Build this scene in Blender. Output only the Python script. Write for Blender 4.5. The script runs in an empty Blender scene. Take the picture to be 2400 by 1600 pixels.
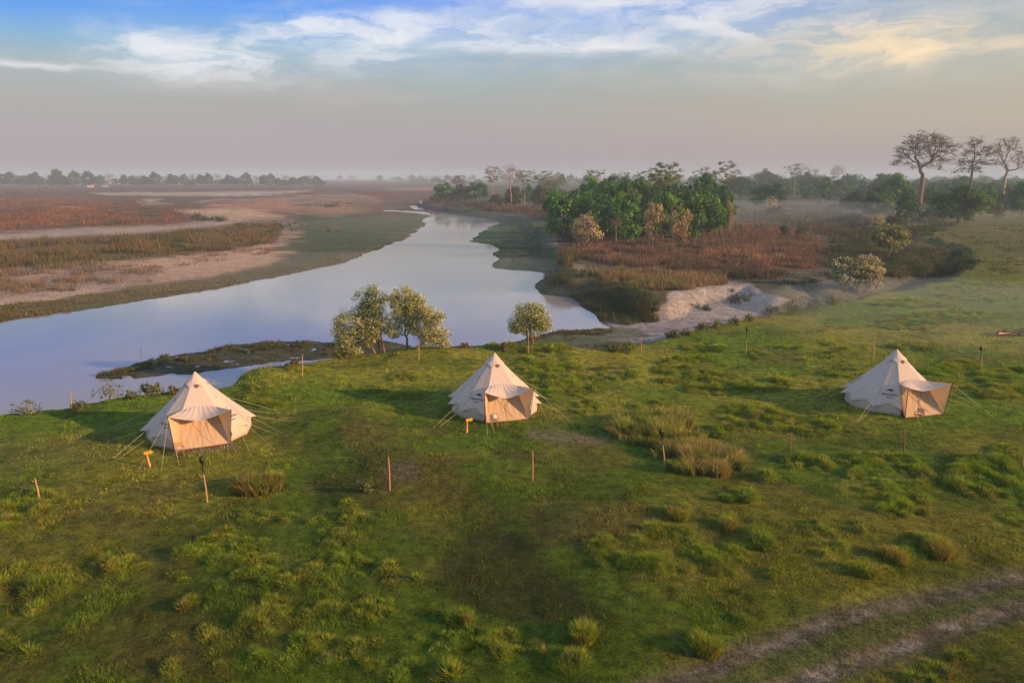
import bpy, math, random
import numpy as np
from mathutils import Vector, Matrix
scene = bpy.context.scene
col = scene.collection
rng = np.random.default_rng(7)
random.seed(7)
D2R = math.pi / 180

# ------------------------------------------------------------------ camera
F = 1733.0; PITCH = 12.59 * D2R; CAMH = 14.0; ZW = -3.0
HAZE = 3.8e-4
CP, SP = math.cos(PITCH), math.sin(PITCH)
cd = bpy.data.cameras.new('camera'); cam = bpy.data.objects.new('camera', cd); col.objects.link(cam)
cam.location = (0, 0, CAMH); cam.rotation_euler = (math.pi / 2 - PITCH, 0, 0)
cd.sensor_width = 36; cd.lens = F / 2400 * 36; cd.clip_start = .5; cd.clip_end = 30000
scene.camera = cam

# ------------------------------------------------------------------ render settings
scene.render.engine = 'CYCLES'
cy = scene.cycles
cy.max_bounces = 5; cy.diffuse_bounces = 2; cy.glossy_bounces = 2; cy.transmission_bounces = 3
cy.volume_bounces = 1; cy.transparent_max_bounces = 6; cy.caustics_reflective = False; cy.caustics_refractive = False
cy.use_adaptive_sampling = True; cy.adaptive_threshold = .02
cy.use_denoising = True
vs = scene.view_settings
vs.view_transform = 'Standard'; vs.look = 'None'; vs.gamma = 1; vs.use_curve_mapping = False
vs.exposure = 0.5

# ------------------------------------------------------------------ sun and sky
SUN_AZ, SUN_EL = 108 * D2R, 16 * D2R          # clockwise from +Y (the view direction)
sl = bpy.data.lights.new('sun', 'SUN'); so = bpy.data.objects.new('sun', sl); col.objects.link(so)
sl.energy = 5.0; sl.angle = 1.0 * D2R; sl.color = (1, .56, .27)
sd = Vector((math.sin(SUN_AZ) * math.cos(SUN_EL), math.cos(SUN_AZ) * math.cos(SUN_EL), math.sin(SUN_EL)))
so.rotation_euler = (-sd).to_track_quat('-Z', 'Y').to_euler()

world = bpy.data.worlds.new('World'); scene.world = world; world.use_nodes = True
nt = world.node_tree; nt.nodes.clear(); L = nt.links.new
class NB:
    def __init__(s, nt): s.nt = nt
    def n(s, t, **k):
        x = s.nt.nodes.new(t)
        for a, b in k.items(): setattr(x, a, b)
        return x
    def put(s, sock, v):
        if isinstance(v, bpy.types.NodeSocket): s.nt.links.new(v, sock)
        elif v is not None: sock.default_value = v
    def m(s, op, a, b=None, c=None, clamp=False):
        x = s.n('ShaderNodeMath', operation=op, use_clamp=clamp)
        for i, v in enumerate((a, b, c)): s.put(x.inputs[i], v)
        return x.outputs[0]
    def mix(s, f, a, b, mode='MIX'):
        x = s.n('ShaderNodeMix', data_type='RGBA', blend_type=mode)
        s.put(x.inputs[0], f); s.put(x.inputs[6], rgba(a)); s.put(x.inputs[7], rgba(b)); return x.outputs[2]
    def noise(s, vec, scale, detail=3, rough=.5, dist=0):
        x = s.n('ShaderNodeTexNoise'); s.put(x.inputs['Vector'], vec)
        x.inputs['Scale'].default_value = scale; x.inputs['Detail'].default_value = detail
        x.inputs['Roughness'].default_value = rough; x.inputs['Distortion'].default_value = dist; return x
    def ramp(s, f, stops):
        x = s.n('ShaderNodeValToRGB'); s.put(x.inputs[0], f); e = x.color_ramp.elements
        while len(e) < len(stops): e.new(.5)
        for i, (p, c) in enumerate(stops): e[i].position = p; e[i].color = rgba(c)
        return x.outputs[0]
    def comb(s, x, y, z):
        c = s.n('ShaderNodeCombineXYZ'); s.put(c.inputs[0], x); s.put(c.inputs[1], y); s.put(c.inputs[2], z); return c.outputs[0]
    def sstep(s, v, a, b):
        x = s.n('ShaderNodeMapRange', interpolation_type='SMOOTHSTEP'); s.put(x.inputs[0], v)
        x.inputs[1].default_value = a; x.inputs[2].default_value = b; return x.outputs[0]
def rgba(c):
    if isinstance(c, (tuple, list)) and len(c) == 3: return (*c, 1)
    return c

def build_world():
    b = NB(nt)
    tc = b.n('ShaderNodeTexCoord'); sx = b.n('ShaderNodeSeparateXYZ'); L(tc.outputs['Generated'], sx.inputs[0])
    X, Y, Z = sx.outputs
    az = b.m('MULTIPLY', b.m('ARCTAN2', X, Y), 57.2958)       # degrees right of the view
    el = b.m('MULTIPLY', b.m('ARCSINE', Z), 57.2958)
    # two warps: a broad one and a fine one give the clouds torn, streaky edges
    v1 = b.comb(b.m('MULTIPLY', az, .05), b.m('MULTIPLY', el, .16), 0)
    n1 = b.noise(v1, 1.9, 4, .55); sp = b.n('ShaderNodeSeparateColor'); L(n1.outputs['Color'], sp.inputs[0])
    v2 = b.comb(b.m('MULTIPLY', az, .05), b.m('MULTIPLY', el, .16), 7.3)
    n2 = b.noise(v2, 6.5, 5, .6); sp2 = b.n('ShaderNodeSeparateColor'); L(n2.outputs['Color'], sp2.inputs[0])
    wa = b.m('ADD', az, b.m('ADD', b.m('MULTIPLY', b.m('SUBTRACT', sp.outputs[0], .5), 5.), b.m('MULTIPLY', b.m('SUBTRACT', sp2.outputs[0], .5), 5.5)))
    we = b.m('ADD', el, b.m('ADD', b.m('MULTIPLY', b.m('SUBTRACT', sp.outputs[1], .5), 1.8), b.m('MULTIPLY', b.m('SUBTRACT', sp2.outputs[1], .5), 1.3)))
    # clear sky by height
    e01 = b.m('DIVIDE', b.m('ADD', b.m('ADD', el, 2), b.m('MULTIPLY', b.m('SUBTRACT', sp.outputs[2], .5), 2.5)), 92, clamp=True)
    st = lambda d: (d + 2) / 92
    base = b.ramp(e01, [(0, (.24, .205, .235)), (st(0), (.285, .225, .270)), (st(2.5), (.305, .258, .285)), (st(5), (.30, .285, .275)),
                        (st(7), (.26, .32, .335)), (st(8.8), (.17, .33, .48)), (st(10.6), (.06, .24, .66)), (st(13.0), (.05, .19, .74)), (st(16), (.32, .36, .42)), (st(26), (.26, .30, .38)),
                        (st(60), (.15, .25, .46)), (1, (.15, .25, .46))])
    # warmer and paler towards the sun's side
    wr = b.sstep(az, -12, 45)
    warm = b.ramp(e01, [(0, (.30, .235, .235)), (st(1), (.33, .26, .245)), (st(3.5), (.38, .31, .24)), (st(6.5), (.37, .34, .26)), (st(9), (.28, .32, .31)),
                        (st(12), (.22, .31, .40)), (st(17), (.32, .35, .40)), (st(26), (.26, .30, .38)), (st(60), (.15, .25, .46)), (1, (.15, .25, .46))])
    base = b.mix(wr, base, warm)
    # Nishita sky of the same sun, mixed in so the rest of the dome follows the sun
    sky = b.n('ShaderNodeTexSky', sky_type='NISHITA'); sky.sun_disc = False
    sky.sun_elevation = SUN_EL; sky.sun_rotation = SUN_AZ; sky.dust_density = 2.; sky.air_density = 1.0
    nsk = b.mix(1, sky.outputs[0], (.11, .11, .11), 'MULTIPLY')
    base = b.mix(.10, base, nsk)
    # clouds: (D-picture x, y, half width, half height, strength, tone)
    blobs = [(385, 100, 95, 34, .85, 0), (345, 125, 90, 36, .5, 0), (545, 110, 85, 30, .9, 0), (470, 150, 90, 30, .4, 0), (560, 165, 110, 28, .32, 0),
             (905, 62, 44, 28, 1.5, 0), (745, 70, 115, 28, .8, 0), (790, 105, 100, 40, .55, 0), (700, 55, 120, 10, .4, 0), (870, 85, 70, 18, .5, 0),
             (1080, 58, 160, 16, .85, 0), (1180, 95, 170, 18, 1.0, 0), (1060, 98, 90, 9, .4, 0), (1450, 98, 200, 17, .85, 0), (1390, 104, 60, 9, .45, 0),
             (930, 130, 55, 11, .5, 0), (90, 143, 160, 8, .55, 0), (480, 195, 110, 20, .5, 1), (790, 218, 110, 20, .45, 1), (930, 222, 60, 12, .45, 1), (640, 185, 160, 18, .4, 1), (250, 160, 200, 16, .35, 1), (1150, 160, 250, 20, .3, 1), (1700, 170, 250, 22, .3, 1),
             (1270, 12, 120, 12, .5, 0), (1400, 8, 120, 12, .4, 0), (1500, 40, 300, 45, .42, 0), (1700, 22, 150, 16, .75, 0), (1640, 40, 90, 14, .5, 0), (1760, 60, 140, 14, .5, 0),
             (2020, 55, 190, 12, .6, 1), (1990, 103, 150, 34, .95, 2), (2090, 118, 60, 28, .7, 2), (1650, 120, 90, 16, .35, 1), (1850, 75, 120, 12, .4, 1), (2290, 108, 70, 12, .35, 2),
             (2100, 20, 260, 30, .3, 1), (1560, 0, 260, 12, .4, 0), (1200, 0, 130, 8, .35, 0), (1050, 30, 120, 9, .22, 0), (1250, 130, 500, 26, .22, 1)]
    tot = [None, None, None]
    for (x, y, rx, ry, s, tone) in blobs:
        px, py = x * 1.0204, y * 1.0204
        d = Vector(((px - 1200) / F, CP - (py - 800) / F * SP, -SP - (py - 800) / F * CP))
        a0 = math.degrees(math.atan2(d.x, d.y)); e0 = math.degrees(math.asin(d.z / d.length))
        ra = rx * 1.0204 / F * 57.3 * .95; re = ry * 1.0204 / F * 57.3
        u = b.m('POWER', b.m('ABSOLUTE', b.m('DIVIDE', b.m('SUBTRACT', wa, a0), ra)), 2.)
        v = b.m('POWER', b.m('ABSOLUTE', b.m('DIVIDE', b.m('SUBTRACT', we, e0), re)), 2.)
        g = b.m('MULTIPLY', b.m('EXPONENT', b.m('MULTIPLY', b.m('ADD', u, v), -1)), s)
        tot[tone] = g if tot[tone] is None else b.m('ADD', tot[tone], g)
    # the same thin streaks everywhere above the haze, in and out of the frame
    v3 = b.comb(b.m('MULTIPLY', az, .04), b.m('ADD', b.m('MULTIPLY', el, .17), b.m('MULTIPLY', az, -.012)), 3.1)
    n3 = b.noise(v3, 1.9, 6, .62, .3).outputs['Fac']
    streak = b.m('MULTIPLY', b.sstep(n3, .43, .72), b.sstep(el, 4.0, 8.5))
    v4 = b.comb(b.m('MULTIPLY', wa, .10), b.m('MULTIPLY', we, .34), 1.7); n4 = b.noise(v4, 2.2, 7, .62, .6).outputs['Fac']
    fine = b.m('ADD', .22, b.m('MULTIPLY', b.sstep(n4, .34, .66), 1.25))
    soft = lambda x: b.m('SUBTRACT', 1., b.m('EXPONENT', b.m('MULTIPLY', b.m('MULTIPLY', x, fine), -1.25)), clamp=True)
    c0, c1, c2 = soft(tot[0]), soft(tot[1]), soft(tot[2])
    veil = b.mix(wr, (.40, .45, .50), (.46, .44, .40))
    o = b.mix(b.m('MULTIPLY', streak, .45), base, veil)
    o = b.mix(c1, o, b.mix(wr, (.40, .36, .35), (.56, .51, .45)))
    o = b.mix(c0, o, b.mix(wr, (.62, .63, .66), (.66, .61, .56)))
    o = b.mix(c2, o, (.78, .60, .38))
    below = b.sstep(el, -.5, -6)
    o = b.mix(below, o, (.16, .15, .13))
    o = b.mix(1, o, (10, 10, 10), 'MULTIPLY')
    bg = b.n('ShaderNodeBackground'); L(o, bg.inputs[0]); bg.inputs[1].default_value = .1
    out = b.n('ShaderNodeOutputWorld'); L(bg.outputs[0], out.inputs[0])
build_world()

# ------------------------------------------------------------------ helpers
def tag(o, label=None, cat=None, group=None, kind=None):
    for k, v in (('label', label), ('category', cat), ('group', group), ('kind', kind)):
        if v: o[k] = v
    return o
def empty(name, loc=(0, 0, 0), rz=0, scale=1):
    o = bpy.data.objects.new(name, None); col.objects.link(o); o.location = loc; o.rotation_euler.z = rz
    o.scale = (scale,) * 3 if not isinstance(scale, tuple) else scale; o.empty_display_size = .2
    return o
def link(name, me, mat=None, parent=None):
    o = bpy.data.objects.new(name, me); col.objects.link(o)
    if mat is not None and not me.materials: me.materials.append(mat)
    if parent is not None: o.parent = parent
    return o
def np_mesh(name, V, faces, C=None, smooth=False):
    """V (n,3); faces: list of int arrays (m,k) for k = 3 or 4; C per-vertex colour"""
    V = np.asarray(V, np.float32); me = bpy.data.meshes.new(name)
    faces = [np.asarray(f, np.int32) for f in faces if len(f)]
    loops = np.concatenate([f.ravel() for f in faces]); tot = np.concatenate([np.full(len(f), f.shape[1], np.int32) for f in faces])
    start = np.concatenate([[0], np.cumsum(tot)[:-1]]).astype(np.int32)
    me.vertices.add(len(V)); me.vertices.foreach_set('co', V.ravel())
    me.loops.add(len(loops)); me.loops.foreach_set('vertex_index', loops)
    me.polygons.add(len(tot)); me.polygons.foreach_set('loop_start', start); me.polygons.foreach_set('loop_total', tot)
    me.polygons.foreach_set('use_smooth', np.full(len(tot), bool(smooth)))
    me.update(calc_edges=True)
    if C is not None:
        C = np.asarray(C, np.float32)
        if C.shape[1] == 3: C = np.c_[C, np.ones(len(C), np.float32)]
        a = me.color_attributes.new('Col', 'FLOAT_COLOR', 'POINT'); a.data.foreach_set('color', C.ravel().astype(np.float32))
    return me

def D(*pts): return np.array(pts, float) * 1.0204
def K1(*p): return np.array(p, float) * .34014 + np.array([0, 300])
def K2(*p): return np.array(p, float) * .34014 + np.array([800, 300])
def K3(*p): return np.array(p, float) * .34014 + np.array([1600, 250])
def K4(*p): return np.array(p, float) * .34014 + np.array([0, 700])
def K5(*p): return np.array(p, float) * .34014 + np.array([800, 700])
def K6(*p): return np.array(p, float) * .34014 + np.array([1600, 700])

def unproj(P, z):
    P = np.atleast_2d(np.asarray(P, float)); v = -(P[:, 1] - 800) / F; dx = (P[:, 0] - 1200) / F
    dy = CP + v * SP; dz = -SP + v * CP
    t = (np.asarray(z) - CAMH) / np.minimum(dz, -1e-3)
    return np.stack([dx * t, dy * t], 1)
def proj(X, Y, Z):
    zc = Y * CP - (Z - CAMH) * SP; zc = np.where(zc > .5, zc, .5)
    v = (Y * SP + (Z - CAMH) * CP) / zc
    return np.stack([1200 + X / zc * F, 800 - v * F], -1)
def sdf(poly, P):
    """signed distance, positive inside; poly (k,2), P (n,2)"""
    n = len(P); d = np.full(n, 1e18); inside = np.zeros(n, bool); x, y = P[:, 0], P[:, 1]
    k = len(poly)
    for i in range(k):
        a = poly[i]; b = poly[(i + 1) % k]; e = b - a; L2 = e @ e + 1e-12
        t = np.clip(((x - a[0]) * e[0] + (y - a[1]) * e[1]) / L2, 0, 1)
        d = np.minimum(d, (x - a[0] - t * e[0]) ** 2 + (y - a[1] - t * e[1]) ** 2)
        c = (a[1] > y) != (b[1] > y)
        if abs(e[1]) > 1e-12: inside ^= c & (x < a[0] + (y - a[1]) / e[1] * e[0])
    d = np.sqrt(d); return np.where(inside, d, -d)
def pdist(line, P):
    d = np.full(len(P), 1e18)
    for a, b in zip(line[:-1], line[1:]):
        e = b - a; t = np.clip(((P - a) @ e) / (e @ e), 0, 1)
        d = np.minimum(d, ((P - a - t[:, None] * e) ** 2).sum(1))
    return np.sqrt(d)
def ss(x, a, b):
    t = np.clip((x - a) / (b - a), 0, 1); return t * t * (3 - 2 * t)
def hash2(ix, iy, s):
    h = (ix * 374761393 + iy * 668265263 + s * 1442695041) & 0xffffffff
    h = ((h ^ (h >> 13)) * 1274126177) & 0xffffffff; h ^= h >> 16
    return (h & 0xffff) / 65535.0
def vnoise(x, y, s=0):
    ix = np.floor(x).astype(np.int64); iy = np.floor(y).astype(np.int64); fx = x - ix; fy = y - iy
    fx = fx * fx * (3 - 2 * fx); fy = fy * fy * (3 - 2 * fy)
    a = hash2(ix, iy, s); b = hash2(ix + 1, iy, s); c = hash2(ix, iy + 1, s); d = hash2(ix + 1, iy + 1, s)
    return (a + (b - a) * fx) + ((c + (d - c) * fx) - (a + (b - a) * fx)) * fy
def fbm(x, y, o=4, s=0, g=.5):
    r = 0; A = 1; T = 0; c, sn = math.cos(.6), math.sin(.6)
    for i in range(o):
        r = r + A * vnoise(x, y, s + i * 17); T += A; A *= g
        x, y = (x * c - y * sn) * 2.03, (x * sn + y * c) * 2.03
    return r / T                                             # 0..1

# ------------------------------------------------------------------ shape of the land (outlines measured on the ground)
FAR = 9000.
plateau = np.concatenate([
    [(-400, -300), (-400, 20), (-90, 26)],
    unproj(D((-260, 1000), (-100, 975), (0, 958), (80, 950), (160, 940), (240, 918), (340, 903), (400, 893), (470, 887), (543, 890), (553, 868), (592, 848), (650, 838),
             (700, 828), (770, 819), (830, 811), (930, 806), (1030, 799), (1130, 795), (1220, 793), (1290, 795), (1330, 804), (1380, 808), (1440, 806), (1495, 782),
             (1560, 765), (1640, 745), (1740, 728), (1800, 718), (1880, 705), (1960, 692), (2030, 668), (2110, 654), (2180, 640), (2250, 606), (2235, 575), (2150, 548), (2060, 535)), 0.),
    [(110, 265), (180, 300), (400, 420), (400, -300)]])
leftbank = np.concatenate([
    [(-FAR, -20), (-120, 70)],
    unproj(K1((-300, 1400), (0, 1337), (300, 1290), (550, 1262), (850, 1210), (1150, 1165), (1500, 1105), (1750, 1055), (2000, 1010), (2352, 935)), ZW),
    unproj(K2((130, 885), (260, 835), (400, 782), (480, 745), (540, 695), (588, 668), (556, 645), (585, 622), (640, 607), (560, 592), (420, 580), (240, 566), (470, 572), (560, 578), (640, 588), (600, 560), (545, 515),
              (560, 500), (620, 500)), ZW),
    [(-40, 900), (300, FAR), (-FAR, FAR)]])
rightland = np.concatenate([
    unproj(K2((560, 500), (545, 515), (600, 538), (700, 552), (820, 575), (920, 592), (1010, 610), (1110, 650), (1000, 690), (950, 732), (880, 785), (1000, 800), (1075, 820), (1050, 870), (1068, 900),
              (1030, 968), (1150, 975), (1300, 985), (1432, 1005), (1500, 1060), (1600, 1180), (1750, 1300), (1835, 1375), (1700, 1380), (1500, 1392), (1300, 1440), (1150, 1475)), ZW),
    [(10, 45), (60, 20), (FAR, 20), (FAR, FAR), (300, FAR), (-40, 900)]])
midland = np.concatenate([
    unproj(D((975, 466), (1040, 478), (1100, 486), (1160, 492), (1225, 512), (1255, 545), (1280, 580), (1300, 600), (1318, 612), (1290, 625), (1300, 640), (1390, 648), (1460, 668),
             (1505, 692), (1560, 672), (1640, 658), (1720, 655), (1785, 686), (1800, 660), (1835, 645), (1900, 655), (1960, 650), (2040, 630), (2120, 600), (2160, 560), (2100, 525)), -1.),
    [(200, 280), (FAR, 300), (FAR, FAR), (0, FAR), (-60, 1200)]])
spit = unproj(K4((540, 525), (640, 548), (720, 562), (850, 562), (1000, 542), (1200, 524), (1330, 522), (1500, 492), (1700, 470), (1850, 450), (2000, 425), (2150, 430), (2352, 410), (2700, 380), (2900, 330),
              (2600, 280), (2352, 297), (2150, 292), (1900, 290), (1700, 303), (1500, 322), (1350, 365), (1150, 387), (1000, 427), (850, 462), (700, 512)), ZW)
pools = [unproj(K2((470, 540), (520, 538), (575, 556), (560, 564), (500, 560)), ZW), unproj(K1((1380, 462), (1600, 456), (1900, 452), (1860, 462), (1600, 468)), ZW),
         unproj(K2((-300, 347), (430, 346), (430, 357), (-300, 360)), ZW)]
track = unproj(D((1300, 1790), (1430, 1700), (1560, 1632), (1718, 1558), (1868, 1497), (2034, 1441), (2234, 1382), (2352, 1351), (2550, 1305), (2800, 1255)), 0.)
track = np.vstack([track, [(90, 40)]])
# mounds and hollows of the meadow: D x, D y, radius m, height m
mounds = [(640, 865, 3.0, .55), (590, 880, 2.0, .4), (700, 880, 2.5, .4), (860, 1000, 3.0, .30), (960, 1060, 2.6, .32), (1080, 1095, 2.2, .30), (890, 1075, 1.8, .28), (830, 965, 2.0, .3), (760, 960, 2.4, .28),
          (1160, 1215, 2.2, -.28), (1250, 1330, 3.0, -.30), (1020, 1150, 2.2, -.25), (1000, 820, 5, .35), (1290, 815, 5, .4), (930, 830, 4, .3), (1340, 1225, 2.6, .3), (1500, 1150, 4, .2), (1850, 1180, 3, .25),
          (420, 1075, 5, -.15), (150, 1030, 6, .2), (60, 1250, 4, .2), (70, 1350, 1.6, -.25), (240, 1200, 3, .2), (450, 1420, 4, .15), (1900, 1330, 3, .25), (1400, 1400, 4, .2), (2100, 1200, 4, .25)]
mxy = unproj(D(*[(m[0], m[1]) for m in mounds]), 0)
# tussock patches: D x, y, half width, half height, kind (0 green, 1 browner, 2 pale/tall), density
PAT = [(70, 1160, 80, 28, 1, 1), (20, 1210, 32, 20, 1, 1.2), (75, 1345, 80, 40, 0, .8), (60, 1400, 42, 8, 1, 1), (285, 1303, 48, 22, 1, 1.1), (270, 1325, 25, 12, 1, 1), (520, 1280, 115, 22, 0, 1.2), (600, 1295, 35, 20, 1, 1), (580, 1325, 48, 20, 0, 1),
       (400, 1338, 30, 12, 0, 1), (500, 1235, 80, 14, 1, 1), (590, 1187, 38, 14, 1, .9), (660, 1190, 24, 12, 1, 1), (730, 1198, 18, 10, 1, 1.2), (775, 1240, 72, 17, 1, .8), (560, 1250, 50, 10, 0, .8),
       (800, 1330, 125, 45, 0, .8), (930, 1342, 38, 12, 0, 1), (840, 1408, 75, 28, 0, 1), (650, 1410, 60, 18, 0, .8), (610, 1455, 65, 26, 0, 1), (650, 1505, 85, 35, 0, 1.1), (770, 1500, 75, 28, 0, 1), (960, 1490, 105, 22, 0, 1),
       (1120, 1488, 110, 34, 0, 1.1), (1000, 1540, 150, 24, 0, 1.1), (1060, 1430, 20, 11, 0, 1.5), (1340, 1462, 24, 20, 0, 1.6), (1250, 1500, 32, 20, 0, 1.5), (1310, 1545, 45, 22, 0, 1.4), (425, 1393, 18, 9, 0, 1.5),
       (472, 1465, 12, 9, 1, 1.6), (380, 1475, 32, 8, 1, .9), (510, 1533, 14, 10, 1, 1.5), (390, 1550, 22, 12, 1, 1), (740, 1395, 30, 12, 0, 1),
       (1530, 1282, 190, 44, 0, 1.0), (1640, 1290, 85, 38, 0, 1.0), (1540, 1240, 60, 14, 1, .9), (1380, 1290, 45, 28, 0, 1.2), (1555, 1183, 24, 14, 0, 1.8), (1690, 1140, 48, 20, 1, 1.4), (1660, 1205, 32, 18, 0, 1.4), (1745, 1243, 28, 20, 0, 1.8), (1755, 1095, 20, 11, 1, 1.5),
       (1905, 1272, 38, 16, 1, 1.1), (1990, 1310, 52, 18, 1, 1.3), (2060, 1285, 45, 20, 0, 1.2), (2130, 1260, 42, 26, 0, 1.1), (1885, 1230, 36, 14, 0, .8), (1985, 1225, 22, 9, 0, 1), (2070, 1180, 60, 14, 0, .8), (1935, 1240, 26, 10, 0, .5),
       (2040, 1095, 100, 52, 0, .9), (1990, 1055, 70, 16, 0, 1), (1860, 1055, 65, 16, 0, .9), (2260, 1095, 85, 48, 0, .95), (2340, 1130, 50, 40, 0, .8), (2335, 1190, 28, 12, 0, 1), (2310, 1045, 40, 26, 0, 1), (2080, 1140, 55, 25, 0, 1),
       (1500, 925, 42, 11, 0, 1.1), (1490, 960, 60, 14, 0, 1), (1700, 945, 60, 22, 1, 1), (1770, 955, 80, 26, 1, .9), (1880, 975, 55, 24, 0, 1), (1660, 985, 24, 13, 0, 1.8), (1690, 888, 130, 14, 0, 1.1), (1760, 880, 60, 12, 1, 1), (1590, 850, 80, 40, 0, .7), (1560, 835, 40, 14, 1, .9),
       (1640, 868, 60, 12, 1, 1), (1620, 797, 45, 11, 0, .8), (1350, 932, 42, 14, 0, .9), (940, 908, 58, 12, 0, 1), (620, 920, 58, 15, 0, .8), (600, 900, 30, 8, 1, .8), (1260, 850, 70, 26, 0, .6), (1330, 880, 60, 20, 0, .8), (1300, 905, 50, 14, 0, .7), (1240, 890, 60, 15, 0, .5), (1120, 895, 50, 10, 0, .5), (930, 870, 40, 8, 0, .7),
       (690, 870, 35, 8, 1, .9), (860, 895, 40, 8, 0, .6), (920, 945, 26, 10, 0, .8), (2210, 845, 48, 12, 0, .9), (2290, 870, 50, 14, 0, .8), (2300, 910, 55, 14, 0, .9), (2350, 905, 40, 18, 0, .9), (2260, 895, 40, 8, 0, .7), (2330, 860, 30, 8, 0, .7), (2160, 860, 30, 10, 0, .8), (1950, 860, 60, 10, 0, .4),
       (1250, 810, 60, 12, 0, .6), (1150, 805, 40, 8, 1, .7), (1420, 855, 50, 14, 0, .5), (2100, 800, 60, 10, 0, .4), (2090, 750, 70, 12, 0, .5), (2200, 730, 120, 14, 0, .4), (2100, 700, 100, 10, 0, .6), (2250, 680, 90, 10, 0, .5), (2300, 650, 80, 8, 0, .5),
       (2210, 660, 60, 8, 1, .5), (2060, 745, 60, 8, 0, .5), (1700, 1480, 30, 10, 0, .8), (1620, 1492, 32, 18, 0, 1.6), (1720, 1432, 26, 12, 0, 1.3), (1700, 1375, 25, 10, 0, .9), (1665, 1385, 14, 9, 0, 1), (2130, 1545, 60, 22, 0, 1), (2200, 1515, 30, 12, 1, 1), (1780, 1325, 14, 11, 0, 1.5), (2230, 1320, 28, 14, 0, 1), (1460, 1290, 60, 30, 0, 1),
       (40, 1500, 50, 14, 0, .5), (200, 1440, 60, 10, 0, .25), (870, 1190, 60, 14, 0, .5), (820, 1195, 30, 8, 1, .7), (800, 1165, 20, 7, 0, .8), (0, 1470, 30, 12, 1, 1), (640, 1350, 30, 9, 0, .6)]
tus = []                                                   # x, y, radius, height, kind
def build_tussocks():
    r = np.random.default_rng(11)
    for (x, y, rx, ry, kind, den) in PAT:
        c = unproj([(x * 1.0204, y * 1.0204)], 0)[0]; dist = math.hypot(*c)
        area = 3.14 * rx * ry * (dist / 1700.) ** 2 * (dist / CAMH)     # m2 on the ground, roughly
        n = int(np.clip(area * den * 11, 3, 420)); k = 0; tries = 0; mine = []
        while k < n and tries < n * 3:
            tries += 1; a = r.uniform(0, 6.283); q = math.sqrt(r.uniform(0, 1))
            if r.uniform() < .35: q = r.uniform(.75, 1.05)
            p = unproj([((x + rx * q * math.cos(a)) * 1.0204, (y + ry * q * math.sin(a)) * 1.0204)], 0)[0]
            nz = fbm(np.array([p[0] * 1.15 + 3]), np.array([p[1] * 1.15]), 3, 61)[0] - .10 * (q > .85)
            if area > 1.2 and nz < .385: continue
            R = r.uniform(.11, .26) * (1 if dist < 60 else 1.6); kk = kind if fbm(np.array([p[0] * .9]), np.array([p[1] * .9 + 8]), 2, 63)[0] < .56 else 1 - min(kind, 1)
            tus.append((p[0], p[1], R, (.13 + .95 * max(nz - .38, 0)) * r.uniform(.7, 1.2), kk)); k += 1
    # a thin sprinkle of single tufts over the whole meadow, denser in drifts
    for i in range(3200):
        y = 530 + 1060 * r.uniform() ** 1.25; x = r.uniform(-40, 2460)
        p = unproj([(x, y)], 0)[0]; dd = math.hypot(*p)
        if fbm(np.array([p[0] * .09 + 5]), np.array([p[1] * .09]), 3, 5)[0] < (.60 if dd < 75 else .52): continue
        R = r.uniform(.10, .24) * (1 if dd < 60 else 1.9); tus.append((p[0], p[1], R, R * .85, 0 if r.uniform() < .7 else 1))
    A = np.array(tus)
    keep = (sdf(plateau, A[:, :2]) > .25) & (pdist(track, A[:, :2]) > 1.75)
    for (bx, by, rr) in ((-17.35, 39.1, 3.0), (-1.12, 44.1, 3.1), (23.9, 44.6, 3.0)): keep &= np.hypot(A[:, 0] - bx, A[:, 1] - by) > rr
    return A[keep]
TUS = build_tussocks()

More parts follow.
